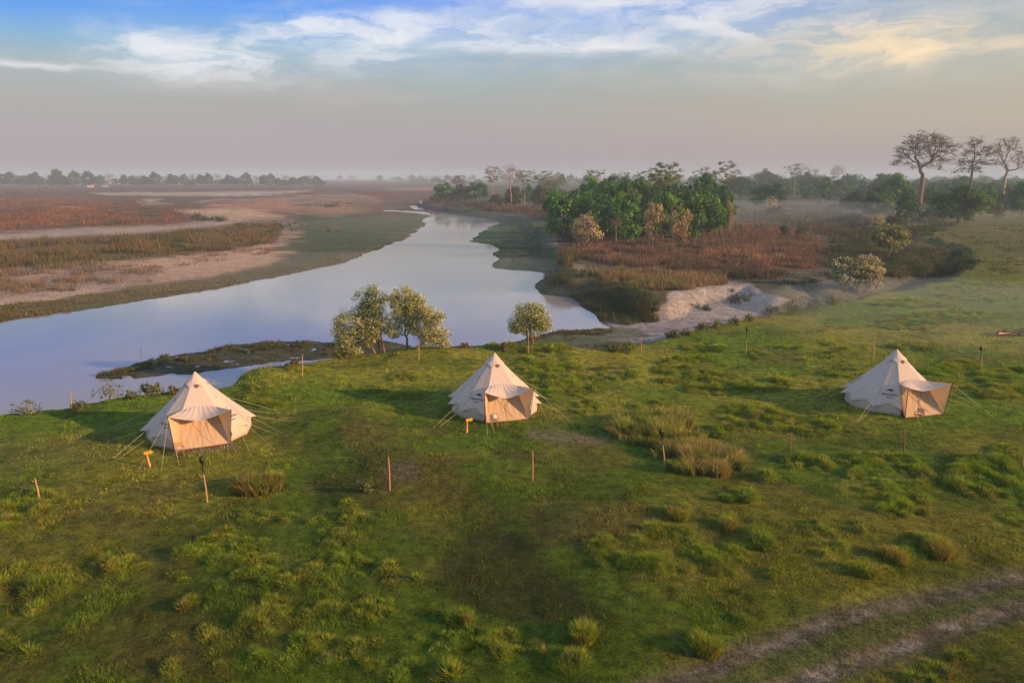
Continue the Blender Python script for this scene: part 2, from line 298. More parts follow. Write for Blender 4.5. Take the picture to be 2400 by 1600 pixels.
def height(X, Y, hum=False):
    X = np.asarray(X, float); Y = np.asarray(Y, float); P = np.stack([X, Y], 1); R = np.hypot(X, Y)
    wob = (fbm(X * .35, Y * .35, 3, 3) - .5) * 1.6 + (fbm(X * 1.3, Y * 1.3, 2, 4) - .5) * .5
    sa = sdf(plateau, P) + wob * np.clip(R / 60, .4, 3)
    rel = (fbm(X * .07, Y * .07, 3, 1) - .5) * .7 + (fbm(X * .45, Y * .45, 3, 2) - .5) * .16 + (fbm(X * 1.6, Y * 1.6, 2, 8) - .5) * .05
    hA = rel - 5.2 * ss(-sa, -.4, 5.0)
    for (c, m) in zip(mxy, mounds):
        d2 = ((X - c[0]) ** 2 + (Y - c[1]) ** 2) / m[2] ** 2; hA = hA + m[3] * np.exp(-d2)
    if True:
        td = pdist(track, P); hA = hA - .05 * np.exp(-((td - .9) / .4) ** 2) - .03 * np.exp(-(td / 2.2) ** 2)
    sc = np.clip(R / 90, .6, 6)
    sl_ = sdf(leftbank, P) + wob * sc * .9
    for q in pools: sl_ = np.minimum(sl_, -sdf(q, P))
    dune = fbm(X * .03, Y * .03, 4, 21); dune2 = fbm(X * .16, Y * .16, 3, 22)
    hB = np.where(sl_ < 0, np.maximum(sl_ * .25, -1.4), .10 * ss(sl_, 0, 1.2) + 1.15 * ss(sl_, 3, 90) * (.35 + dune) + .35 * ss(sl_, 4, 25) * (dune2 - .4)) + ZW
    sr = sdf(rightland, P) + wob * sc * .7
    for q in pools: sr = np.minimum(sr, -sdf(q, P))
    hC = np.where(sr < 0, np.maximum(sr * .3, -1.4), .08 * ss(sr, 0, 1.) + .45 * ss(sr, 1, 14) + .2 * ss(sr, 2, 10) * (dune2 - .4)) + ZW
    sm = sdf(midland, P) + wob * sc * .8
    hD = -1. + (dune - .5) * 1.2 * ss(sm, 0, 12) + (dune2 - .5) * .5 - 3.6 * ss(-sm, -.5, 8)
    ssp = sdf(spit, P) + wob * .35
    hE = ZW + np.where(ssp < 0, np.maximum(ssp * .3, -1.), .06 * ss(ssp, 0, .8) + .10 * (fbm(X * .9, Y * .9, 3, 31) - .55) * 2)
    h = np.maximum.reduce([hA, hB, hC, hD, hE, np.full_like(hA, ZW - 1.4)])
    if hum:
        near = (R > 12) & (R < 130) & (hA >= h - .01); idx = np.where(near)[0]
        add = np.zeros(len(idx)); xs = X[idx]; ys = Y[idx]
        order = np.argsort(ys); ysr = ys[order]
        for (tx, ty, tr, th, tk) in TUS:
            a, b_ = np.searchsorted(ysr, [ty - 2 * tr, ty + 2 * tr]); j = order[a:b_]
            m_ = np.abs(xs[j] - tx) < 2 * tr; j = j[m_]
            if len(j): add[j] = np.maximum(add[j], th * .62 * np.exp(-((xs[j] - tx) ** 2 + (ys[j] - ty) ** 2) / (tr * .85) ** 2))
        h[idx] += add
    return h
def hgt(x, y): return float(height(np.array([x], float), np.array([y], float))[0])
def drop(px, py, z0=0.):
    """where the line of sight through a measured picture point meets the land"""
    z = z0
    for _ in range(6):
        p = unproj([(px, py)], z)[0]; z = .5 * z + .5 * hgt(p[0], p[1])
    return float(p[0]), float(p[1]), hgt(p[0], p[1])
def dropD(x, y, z0=0.): return drop(x * 1.0204, y * 1.0204, z0)
# ------------------------------------------------------------------ ground colours
c_ = lambda *a: np.array(a, float)
G_GREEN, G_YEL, G_DARK, G_BROWN = c_(.094, .155, .013), c_(.19, .195, .022), c_(.046, .080, .010), c_(.13, .11, .03)
SAND, SANDO, SANDG = c_(.40, .33, .26), c_(.46, .335, .22), c_(.27, .25, .235)
RED, REDO, PURP, OLIVE, WET, MUD = c_(.20, .095, .06), c_(.32, .14, .06), c_(.14, .10, .08), c_(.11, .105, .042), c_(.070, .095, .050), c_(.16, .14, .10)
lb = [  # painted in order on the far bank: outline, colour, edge softness (picture px), strength
 (K1((-200, 395), (3200, 395), (3200, 480), (-200, 475)), PURP * .9, 6, 1),
 (K1((620, 448), (1500, 440), (1950, 432), (2150, 428), (2120, 440), (1900, 462), (1700, 470), (1100, 468), (750, 466)), SAND * .95, 2, 1),
 (K1((2000, 462), (2600, 455), (2600, 475), (2050, 478)), SAND * .8, 3, .7),
 (K1((-200, 478), (400, 474), (750, 498), (780, 530), (680, 590), (450, 640), (200, 700), (-200, 715)), RED, 12, 1),
 (K1((330, 545), (700, 520), (750, 530), (650, 585), (450, 612), (300, 590)), REDO, 8, .9),
 (K1((-100, 580), (100, 620), (200, 650), (150, 690), (-100, 690)), REDO, 10, .5),
 (K1((680, 520), (950, 480), (1450, 490), (1460, 540), (1200, 560), (1300, 600), (1300, 650), (900, 680), (600, 690), (300, 695), (450, 640), (650, 590)), PURP * c_(.9, .95, .8), 10, .9),
 (K1((480, 640), (700, 560), (1000, 540), (1100, 560), (700, 680), (500, 690)), OLIVE * .8, 14, .7),
 (K1((940, 515), (1000, 490), (1130, 488), (1060, 505), (1200, 525), (1000, 530)), SAND, 4, 1),
 (K1((1320, 505), (1450, 492), (1600, 488), (1500, 500), (1380, 515)), SAND, 3, 1),
 (K1((1450, 520), (1700, 495), (2000, 480), (2600, 465), (2700, 570), (2300, 610), (2000, 590), (1500, 550)), SANDO * c_(.78, .62, .62), 10, 1),
 (K1((1900, 470), (2500, 462), (2600, 500), (2000, 520)), SAND * c_(.8, .7, .75), 10, .7),
 (K1((1200, 565), (1700, 558), (2000, 600), (1950, 625), (1650, 645), (1400, 620), (1330, 590)), SANDO, 6, 1),
 (K1((1680, 632), (2700, 600), (2900, 700), (2400, 800), (1900, 800), (1800, 690)), SANDG * .8, 14, .9),
 (K1((1700, 655), (1850, 690), (2100, 705), (2100, 740), (2300, 760), (2250, 790), (1950, 770), (1800, 720)), SANDO * .8, 8, .8),
 (K1((-100, 722), (200, 715), (600, 692), (900, 680), (1300, 656), (1650, 640), (1720, 650), (1300, 695), (900, 742), (600, 742), (300, 768), (-100, 775)), SAND, 5, 1),
 (K1((250, 740), (640, 700), (700, 730), (500, 750)), SANDG * .9, 8, .5),
 (K1((-100, 778), (600, 750), (1000, 725), (1500, 690), (1700, 655), (1930, 655), (1950, 720), (1880, 790), (1600, 840), (1300, 880), (900, 905), (500, 965), (-100, 1000)), OLIVE * c_(1.25, 1., .9), 8, 1),
 (K1((-100, 985), (500, 955), (900, 905), (1300, 880), (1600, 835), (1950, 785), (2150, 830), (1850, 950), (1450, 1030), (900, 1095), (400, 1190), (-100, 1245)), SANDO * c_(.92, .88, .9), 8, 1),
 (K1((-100, 1020), (300, 990), (800, 960), (1100, 980), (1000, 1060), (700, 1080), (300, 1130), (-100, 1180)), PURP * 1.25, 14, .6),
 (K1((-100, 1195), (400, 1120), (900, 1080), (700, 1130), (400, 1200), (-100, 1240)), SAND, 8, .8),
 (K1((-100, 1245), (400, 1195), (900, 1100), (1450, 1035), (1900, 940), (2100, 870), (2352, 820), (2352, 960), (1500, 1130), (0, 1370)), OLIVE * 1.05, 8, 1),
]
lb2 = [
 (K2((-300, 560), (200, 560), (350, 600), (560, 600), (640, 610), (600, 700), (300, 850), (-300, 960), (-420, 900), (-300, 760)), WET * 1.1, 16, 1),
 (K2((-250, 480), (150, 470), (500, 540), (400, 575), (0, 570), (-300, 555)), MUD * c_(1., .95, .9), 10, .85),
 (K2((-200, 530), (120, 545), (60, 580), (-200, 590)), SANDO * .75, 10, .7),
 (K2((120, 455), (560, 445), (610, 470), (560, 480), (250, 485)), RED * .8, 4, .9),
 (K2((300, 415), (620, 412), (620, 432), (330, 432)), SAND * c_(.9, .75, .7), 3, .7),
 (K2((-300, 955), (0, 905), (400, 770), (560, 660), (600, 680), (420, 790), (0, 935), (-300, 1000)), OLIVE * 1.15, 5, .8),
]
rt = [
 (K2((560, 500), (1600, 500), (1600, 1010), (1300, 1010), (400, 800)), WET * c_(1., 1.15, 1.), 8, 1),
 (K2((560, 505), (650, 520), (800, 540), (820, 575), (700, 560), (560, 530)), MUD * 1.3, 5, .8),
 (K2((1030, 600), (1250, 690), (1150, 720), (1000, 740), (900, 770)), WET * c_(.9, 1.5, .6), 10, .6),
 (K2((1390, 780), (1500, 760), (1560, 800), (1420, 830)), SANDG * .9, 8, .8),
 (K2((1250, 870), (1400, 900), (1480, 960), (1400, 990), (1250, 940)), MUD, 12, .5),
]
ml = [
 (K2((1550, 690), (2400, 690), (2400, 980), (1900, 1000), (1600, 900), (1480, 850)), RED * c_(.6, .85, .95), 10, 1),
 (K3((-200, 560), (300, 780), (700, 800), (1000, 900), (1000, 1150), (400, 1160), (-400, 1050)), RED * c_(.62, .88, 1.), 14, 1),
 (K3((-400, 960), (700, 960), (950, 1050), (600, 1150), (-400, 1100)), REDO * .62, 12, .6),
 (K3((330, 640), (1100, 640), (1300, 800), (1250, 950), (900, 880), (600, 800), (330, 760)), WET * c_(1.1, 1.2, 1.1), 16, .85),
 (K2((1560, 930), (1680, 940), (1650, 1000), (1580, 980)), SAND * .7, 4, .9),
 (K2((1700, 985), (2200, 985), (2450, 1050), (2400, 1130), (2100, 1130), (1750, 1040)), OLIVE * c_(1.5, 1.4, 1.2), 8, .9),
]
gully = [
 (K2((1780, 1345), (2100, 1330), (2250, 1200), (2700, 1250), (2900, 1300), (2600, 1380), (2300, 1500), (1900, 1480), (1500, 1420)), SANDG * 1.15, 6, 1),
 (K3((-100, 1290), (0, 1240), (300, 1205), (470, 1215), (560, 1280), (740, 1330), (600, 1390), (400, 1470), (-100, 1470)), c_(.36, .325, .285), 4, 1),
 (K3((680, 1190), (800, 1140), (1050, 1140), (1350, 1210), (1300, 1260), (950, 1330), (700, 1310)), c_(.12, .13, .095), 14, .85),
 (K5((1300, 230), (1500, 205), (1800, 190), (2050, 200), (2100, 260), (1850, 300), (1700, 350), (1500, 330), (1200, 300)), WET * 1.5, 8, .8),
]
meadow_patches = [(D((1130, 1195), (1230, 1240), (1310, 1330), (1400, 1430), (1250, 1440), (1050, 1390), (1000, 1290), (1080, 1220)), c_(.045, .05, .018), 36, .75),  # colour patches of the meadow; this one darkens its middle
 (D((760, 955), (880, 960), (900, 1010), (1050, 1080), (1180, 1180), (1100, 1200), (950, 1130), (820, 1060), (780, 1000)), G_BROWN * .85, 30, .55),
 (D((1180, 1160), (1450, 1150), (1520, 1210), (1350, 1260), (1230, 1230)), G_BROWN * 1.2, 26, .6), (D((880, 1150), (1000, 1140), (1050, 1190), (950, 1210)), G_YEL * .9, 14, .5),
 (D((870, 1060), (960, 1050), (960, 1100), (890, 1110)), MUD * .8, 14, .6), (D((690, 1090), (830, 1100), (850, 1140), (740, 1150)), G_DARK * .6, 20, .6),
 (D((1220, 985), (1320, 990), (1420, 1010), (1300, 1025), (1200, 1010)), MUD * 1.2, 12, .6), (D((380, 1030), (540, 1018), (545, 1030), (400, 1045)), MUD * 1.3, 4, .9),
 (D((0, 1000), (200, 1010), (330, 1010), (250, 1060), (0, 1080)), G_BROWN * c_(1.15, 1.3, 1.3), 26, .5), (D((20, 1340), (110, 1320), (130, 1350), (60, 1385), (10, 1380)), c_(.05, .045, .02), 12, .8),
 (D((200, 1190), (330, 1180), (360, 1220), (230, 1240)), G_BROWN * 1.1, 22, .5), (D((300, 1470), (480, 1500), (560, 1560), (350, 1570), (260, 1520)), G_BROWN * .9, 26, .55),
 (D((1800, 1170), (2000, 1230), (2350, 1290), (2350, 1260), (2100, 1190)), G_YEL, 16, .6), (D((1640, 1100), (1900, 1150), (1900, 1180), (1680, 1150)), G_YEL, 18, .45),
 (D((1600, 1320), (1760, 1380), (1850, 1440), (1780, 1450), (1620, 1370)), G_YEL * .85, 20, .4), (D((1850, 1010), (2350, 980), (2350, 1020), (1900, 1040)), G_DARK, 26, .5)]

def lay(C, Q, items, N, limit=None):
    for (poly, c, w, s) in items:
        lo = poly.min(0) - 3 * w; hi = poly.max(0) + 3 * w
        sel = np.where((Q[:, 0] > lo[0]) & (Q[:, 0] < hi[0]) & (Q[:, 1] > lo[1]) & (Q[:, 1] < hi[1]) & (limit if limit is not None else True))[0]
        if not len(sel): continue
        m = ss(sdf(poly, Q[sel]) + N[sel] * w * 2.2, -w, w) * s
        C[sel] += (c - C[sel]) * m[:, None]
def ground_colour(X, Y, Z=None):
    X = np.asarray(X, float); Y = np.asarray(Y, float)
    if Z is None: Z = height(X, Y)
    P = np.stack([X, Y], 1); Q = proj(X, Y, Z); R = np.hypot(X, Y)
    s = 12. / np.clip(R, 12, 3000)
    lr = np.log(np.maximum(R, 1)) * 22; th = np.arctan2(X, Y) * 26
    N = (fbm(th, lr, 4, 41) - .5) * 1.1; N2 = fbm(th * 3, lr * 4, 4, 43)
    big = fbm(X * .11, Y * .11, 4, 51); med = fbm(X * .5, Y * .5, 4, 52); fin = fbm(X * 2.6, Y * 2.6, 3, 53)
    # meadow
    C = G_GREEN + (G_YEL - G_GREEN) * ss(big, .46, .66)[:, None] * .8
    C = C + (G_DARK - C) * (ss(med, .5, .72) * .6)[:, None]
    C = C + (G_BROWN - C) * (ss(fbm(X * .25 + 9, Y * .25, 4, 54), .54, .72) * .5)[:, None]
    C = C * (.62 + .76 * fin)[:, None]
    C = C + (c_(.20, .155, .075) - C) * (ss(fbm(X * 3.3, Y * 3.3, 3, 59), .56, .72) * ss(big, .35, .6) * .3)[:, None]
    sa = sdf(plateau, P)
    lay(C, Q, meadow_patches, N, sa > 0)
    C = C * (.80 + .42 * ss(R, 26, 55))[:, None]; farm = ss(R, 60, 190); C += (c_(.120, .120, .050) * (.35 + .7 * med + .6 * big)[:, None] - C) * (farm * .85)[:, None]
    td = pdist(track, P); tw = td + (med - .5) * .45
    m = ss(-tw, -1.7, -1.0) * .72; C += (c_(.105, .100, .055) * (.7 + .6 * fin)[:, None] - C) * m[:, None]
    for off in (.80,):
        m = ss(-np.abs(tw - off), -.50, -.15) * .65; C += (c_(.12, .108, .075) * (.6 + .8 * fin)[:, None] - C) * m[:, None]
        m = ss(-np.abs(tw - off), -.36, -.1) * ss(fbm(X * 2.6, Y * 2.6, 3, 57), .50, .64) * ss(fbm(X * .3, Y * .3, 2, 58), .3, .55); C += (c_(.25, .235, .20) * (.4 + fin)[:, None] - C) * m[:, None] * .85
    m = ss(-tw, -.5, -.2); C += (G_DARK * 1.3 - C) * m[:, None] * .5
    meadow = C
    # the lower land
    W = WET * (.75 + .5 * N2)[:, None] + 0
    left = sdf(leftbank, P) > -6
    right = sdf(rightland, P) > -3
    C = np.where(left[:, None], (PURP * 1.0)[None] * (.8 + .4 * N2)[:, None], np.where(right[:, None], (c_(.085, .088, .05))[None] * (.7 + .6 * N2)[:, None], W))
    Ns = (fbm(th * .5, lr * 4.5, 4, 48) - .5) * 2.0 + N * .5; lay(C, Q, lb, N * .6 + Ns * .4, left); lay(C, Q, lb2, Ns * 1.6, left)
    sm = sdf(midland, P)
    lay(C, Q, rt, N, right & (sm < 2)); lay(C, Q, ml, N, right & (sm > -9)); lay(C, Q, gully, N, right & (Q[:, 1] > 600))
    streakn = fbm(th * .7, lr * 5, 4, 47)
    fs = fbm(th * 9, lr * 16, 3, 49); C = C * (.42 + .45 * N2 + .40 * streakn + .42 * (fs - .2))[:, None]
    blend = ss(sa + (med - .5) * 2, -2.0, -.2)
    C = C + (meadow - C) * blend[:, None]
    sp = sdf(spit, P); C = np.where(((sp > -1) & (Z < ZW + .5) & (sa < -1))[:, None], (c_(.080, .092, .055) * (.6 + .9 * fin)[:, None]), C)
    # wet rim of every shore
    wet = ss(-(Z - ZW), -.10, .02); C = C * (1 - .45 * wet)[:, None]
    return np.clip(C, .004, .8)

def mat_new(name):
    m = bpy.data.materials.new(name); m.use_nodes = True; m.node_tree.nodes.clear(); return m, NB(m.node_tree)
def finish(m, b, sh, disp=None):
    o = b.n('ShaderNodeOutputMaterial'); b.nt.links.new(sh, o.inputs[0]); return m
def principled(b, base, rough=.8, spec=.3, normal=None, **k):
    p = b.n('ShaderNodeBsdfPrincipled'); b.put(p.inputs['Base Color'], rgba(base)); b.put(p.inputs['Roughness'], rough); b.put(p.inputs['Specular IOR Level'], spec)
    if normal is not None: b.put(p.inputs['Normal'], normal)
    for a, v in k.items(): b.put(p.inputs[a], v)
    return p.outputs[0]
def mat_ground():
    m, b = mat_new('ground_soil_and_turf')
    at = b.n('ShaderNodeAttribute', attribute_name='Col'); g = b.n('ShaderNodeNewGeometry')
    n1 = b.noise(g.outputs['Position'], 9., 4, .65).outputs['Fac']; n2 = b.noise(g.outputs['Position'], 2.2, 4, .6).outputs['Fac']; n3 = b.noise(g.outputs['Position'], 26., 2, .7).outputs['Fac']
    k = b.m('ADD', .30, b.m('ADD', b.m('MULTIPLY', b.sstep(n1, .3, .7), .80), b.m('MULTIPLY', b.sstep(n2, .3, .7), .6)))
    c = b.mix(1, at.outputs['Color'], b.comb(k, k, k), 'MULTIPLY')
    bp = b.n('ShaderNodeBump'); bp.inputs['Strength'].default_value = .75; bp.inputs['Distance'].default_value = .16
    b.put(bp.inputs['Height'], b.m('ADD', b.m('MULTIPLY', n1, 1.), b.m('MULTIPLY', n3, .5)))
    return finish(m, b, principled(b, c, .95, .08, bp.outputs[0]))
def mat_water():
    m, b = mat_new('river_water')
    g = b.n('ShaderNodeNewGeometry')
    mp = b.n('ShaderNodeMapping'); b.nt.links.new(g.outputs['Position'], mp.inputs[0]); mp.inputs['Scale'].default_value = (1, .45, 1)
    n1 = b.noise(mp.outputs[0], 1.1, 3, .5).outputs['Fac']; n2 = b.noise(mp.outputs[0], .06, 4, .55).outputs['Fac']
    bp = b.n('ShaderNodeBump'); bp.inputs['Strength'].default_value = .10; bp.inputs['Distance'].default_value = .05; b.put(bp.inputs['Height'], n1)
    c = b.mix(b.sstep(n2, .35, .65), (.245, .245, .235), (.29, .28, .265))
    r = b.m('ADD', .05, b.m('MULTIPLY', b.sstep(n2, .4, .7), .08))
    return finish(m, b, principled(b, c, r, .75, bp.outputs[0], IOR=1.38))
def mat_leaf(name, trans=.22, rough=.7, use_obj=True, spec=.15):
    m, b = mat_new(name)
    at = b.n('ShaderNodeAttribute', attribute_name='Col'); c = at.outputs['Color']
    if use_obj:
        oi = b.n('ShaderNodeObjectInfo'); k = b.m('ADD', .8, b.m('MULTIPLY', oi.outputs['Random'], .4)); c = b.mix(1, c, b.comb(k, k, k), 'MULTIPLY')
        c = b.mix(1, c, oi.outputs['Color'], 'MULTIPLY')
    p = principled(b, c, rough, spec)
    t = b.n('ShaderNodeBsdfTranslucent'); b.put(t.inputs[0], b.mix(1, c, (1.3, 1.25, .7, 1), 'MULTIPLY'))
    x = b.n('ShaderNodeMixShader'); x.inputs[0].default_value = trans; b.nt.links.new(p, x.inputs[1]); b.nt.links.new(t.outputs[0], x.inputs[2])
    return finish(m, b, x.outputs[0])
def mat_plain(name, c, rough=.7, spec=.3, var=.25, scale=6, bump=0):
    m, b = mat_new(name); tc = b.n('ShaderNodeTexCoord'); n = b.noise(tc.outputs['Object'], scale, 4, .6).outputs['Fac']
    k = b.m('ADD', 1 - var, b.m('MULTIPLY', n, 2 * var)); cc = b.mix(1, c, b.comb(k, k, k), 'MULTIPLY'); nm = None
    if bump:
        bp = b.n('ShaderNodeBump'); bp.inputs['Strength'].default_value = bump; bp.inputs['Distance'].default_value = .03; b.put(bp.inputs['Height'], n); nm = bp.outputs[0]
    return finish(m, b, principled(b, cc, rough, spec, nm))
M_GROUND, M_WATER = mat_ground(), mat_water()
M_LEAF = mat_leaf('leaves'); M_GRASS = mat_leaf('grass_blades', .25, .75, False)
M_BARK = mat_plain('bark', (.13, .10, .08), .9, .1, .35, 3, .5); M_BARKP = mat_plain('pale_bark', (.34, .27, .21), .85, .1, .3, 3, .4)
M_WOOD = mat_plain('cut_wood', (.42, .24, .11), .7, .2, .3, 9); M_WOODD = mat_plain('weathered_wood', (.20, .135, .08), .85, .1, .35, 7)
M_BLACK = mat_plain('black_iron', (.012, .012, .013), .45, .5, .2)

# ------------------------------------------------------------------ the ground sheet, denser where the land is near
def build_ground():
    az = np.concatenate([np.linspace(-180, -46, 34)[:-1], np.linspace(-46, 46, 720), np.linspace(46, 180, 34)[1:-1]]) * D2R
    ys = np.concatenate([np.linspace(1700, 640, 500), np.linspace(638, 470, 120), np.linspace(469, 423, 50)])
    ang = PITCH + np.arctan((ys - 800) / F); rd = 14.5 / np.tan(ang)
    rs = np.concatenate([[1.5, 4, 7, 10, 13, 15], rd[rd > 15.5], [3000, 4200, 6000, 8500]]); rs = np.unique(rs)
    A, Rr = np.meshgrid(az, rs); X = (np.sin(A) * Rr).ravel(); Y = (np.cos(A) * Rr).ravel()
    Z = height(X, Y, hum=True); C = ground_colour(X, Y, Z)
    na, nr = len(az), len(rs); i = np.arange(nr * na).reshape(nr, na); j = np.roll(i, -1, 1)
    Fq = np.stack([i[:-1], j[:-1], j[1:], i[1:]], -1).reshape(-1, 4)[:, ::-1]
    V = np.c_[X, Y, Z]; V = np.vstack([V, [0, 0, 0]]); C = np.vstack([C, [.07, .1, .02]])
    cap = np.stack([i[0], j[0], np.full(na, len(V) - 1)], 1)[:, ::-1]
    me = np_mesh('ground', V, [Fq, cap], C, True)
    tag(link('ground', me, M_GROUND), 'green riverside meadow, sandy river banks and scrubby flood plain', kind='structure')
build_ground()
w = np_mesh('river', [(-9000, -200, ZW), (9000, -200, ZW), (9000, 9000, ZW), (-9000, 9000, ZW)], [[(0, 1, 2, 3)]])
tag(link('river', w, M_WATER), 'calm grey blue river winding between grassy and sandy banks', kind='structure')

# ------------------------------------------------------------------ haze
def volume_mat(name, colr, dens, aniso=.0):
    m, b = mat_new(name); v = b.n('ShaderNodeVolumePrincipled'); v.inputs['Color'].default_value = rgba(colr); v.inputs['Density'].default_value = dens
    v.inputs['Anisotropy'].default_value = aniso; o = b.n('ShaderNodeOutputMaterial'); b.nt.links.new(v.outputs[0], o.inputs['Volume']); m.cycles.homogeneous_volume = True if hasattr(m.cycles, 'homogeneous_volume') else None
    return m
def box_mesh(name, lo, hi):
    x0, y0, z0 = lo; x1, y1, z1 = hi
    V = [(x0, y0, z0), (x1, y0, z0), (x1, y1, z0), (x0, y1, z0), (x0, y0, z1), (x1, y0, z1), (x1, y1, z1), (x0, y1, z1)]
    return np_mesh(name, V, [[(3, 2, 1, 0), (4, 5, 6, 7), (0, 1, 5, 4), (1, 2, 6, 5), (2, 3, 7, 6), (3, 0, 4, 7)]])
hz = link('haze', box_mesh('haze', (-9500, -9500, ZW - 2.4), (9500, 9500, 46.)), volume_mat('haze_air', (.62, .82, 1.0), HAZE))
tag(hz, 'thin blue morning haze filling the air over the valley', kind='stuff')
# ------------------------------------------------------------------ grass blades and leaf builders
def blades(P, H, W, LX, LY, C, r, seg2=True):
    """P (n,3) roots, H height, W width, LX/LY lean vector, C (n,3) colour -> V, faces, colours"""
    n = len(P); a = r.uniform(0, math.pi, n); ux, uy = np.cos(a) * W / 2, np.sin(a) * W / 2
    b0 = P + np.c_[-ux, -uy, -.03 * np.ones(n)]; b1 = P + np.c_[ux, uy, -.03 * np.ones(n)]
    tip = P + np.c_[LX, LY, H]
    if seg2:
        mid = P + np.c_[LX * .35, LY * .35, H * .62]; m0 = mid + np.c_[-ux * .8, -uy * .8, 0 * ux]; m1 = mid + np.c_[ux * .8, uy * .8, 0 * ux]
        V = np.stack([b0, b1, m1, m0, tip], 1).reshape(-1, 3); i = np.arange(n)[:, None] * 5
        Fs = [i + np.array([[0, 1, 2, 3]]), i + np.array([[3, 2, 4]])]; CC = np.repeat(C, 5, 0)
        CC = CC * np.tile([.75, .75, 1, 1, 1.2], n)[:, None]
    else:
        V = np.stack([b0, b1, tip], 1).reshape(-1, 3); i = np.arange(n)[:, None] * 3
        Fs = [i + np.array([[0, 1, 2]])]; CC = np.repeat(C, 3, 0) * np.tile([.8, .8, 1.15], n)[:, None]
    return V, Fs, CC
def tuft_roots(A, per, r, spread=1.):
    """A rows x,y,R,H: root points with lean away from each tuft's middle"""
    n = len(A); idx = np.repeat(np.arange(n), per); m = len(idx)
    q = np.sqrt(r.uniform(0, 1, m)); a = r.uniform(0, 6.283, m); R = A[idx, 2]
    X = A[idx, 0] + np.cos(a) * q * R * spread; Y = A[idx, 1] + np.sin(a) * q * R * spread
    return idx, X, Y, q, a
def merge_join(parts):
    V = []; Fs = {}; C = []; o = 0
    for v, fs, c in parts:
        V.append(v); C.append(c)
        for f in fs: Fs.setdefault(f.shape[1], []).append(f + o)
        o += len(v)
    return np.concatenate(V), [np.concatenate(x) for x in Fs.values()], np.concatenate(C)

def tussock_stuff(name, A, label, per=255):
    r = np.random.default_rng(5)
    cnt = np.clip(A[:, 2] / .4, .3, 1.5) ** 1.2 * per * np.clip(45 / np.hypot(A[:, 0], A[:, 1]), .25, 1.3); cnt = cnt.astype(int)
    idx, X, Y, q, a = tuft_roots(A, cnt, r, 1.1); H0 = A[idx, 3]
    dist = np.hypot(X, Y)
    Hh = .80 * H0 * (.45 * np.sqrt(np.maximum(1 - q * q, 0)) + .25) * r.uniform(.6, 1.25, len(q)); lean = H0 * (.10 + .45 * q) * r.uniform(.3, 1.3, len(q)) + .05; a = a + r.normal(0, .7, len(q)) * (q < 2)
    Z = height(X, Y) + H0 * .55 * np.exp(-(q * 1.1 / .85) ** 2)
    k = A[idx, 4]; tr = r.uniform(0, 1, len(A))[idx]; u = r.uniform(0, 1, len(q))
    green = c_(.175, .315, .022); yel = c_(.48, .49, .035); brown = c_(.40, .28, .08); dark = c_(.05, .08, .018); sage = c_(.15, .19, .07)
    C = green + (yel - green) * (tr * .6 * u)[:, None]
    C = C + (sage - C) * ((tr < .15) * .8)[:, None]
    C = np.where((u < .08 + .34 * (k == 1))[:, None], C + (brown - C) * (.35 + .6 * r.uniform(0, 1, len(q)))[:, None] * np.where(k == 1, 1, .3)[:, None], C)
    C = C + (dark - C) * (r.uniform(0, 1, len(q)) < .16)[:, None] * .7
    C = C * (.7 + .6 * r.uniform(0, 1, len(A))[idx])[:, None]
    W = np.clip(dist * .00062, .018, .06) * .95 * r.uniform(.7, 1.3, len(q))
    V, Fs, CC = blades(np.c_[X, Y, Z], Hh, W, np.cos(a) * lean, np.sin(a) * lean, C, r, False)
    print('tussock blades', len(V) // 3, len(A))
    tag(link(name, np_mesh(name, V, Fs, CC), M_GRASS), label, None, None, 'stuff'); return len(V)

def scatter_px(poly, n, z, r, pow_=1.):
    lo, hi = poly.min(0), poly.max(0); out = []
    m = 0
    while m < n:
        Q = r.uniform(lo, hi, (n * 2, 2)); Q = Q[sdf(poly, Q) > 0]; out.append(Q); m += len(Q)
    Q = np.concatenate(out)[:n]; zz = np.full(n, z, float)
    for _ in range(4):
        P = unproj(Q, zz); zz = .4 * zz + .6 * height(P[:, 0], P[:, 1])
    return P, height(P[:, 0], P[:, 1]), Q

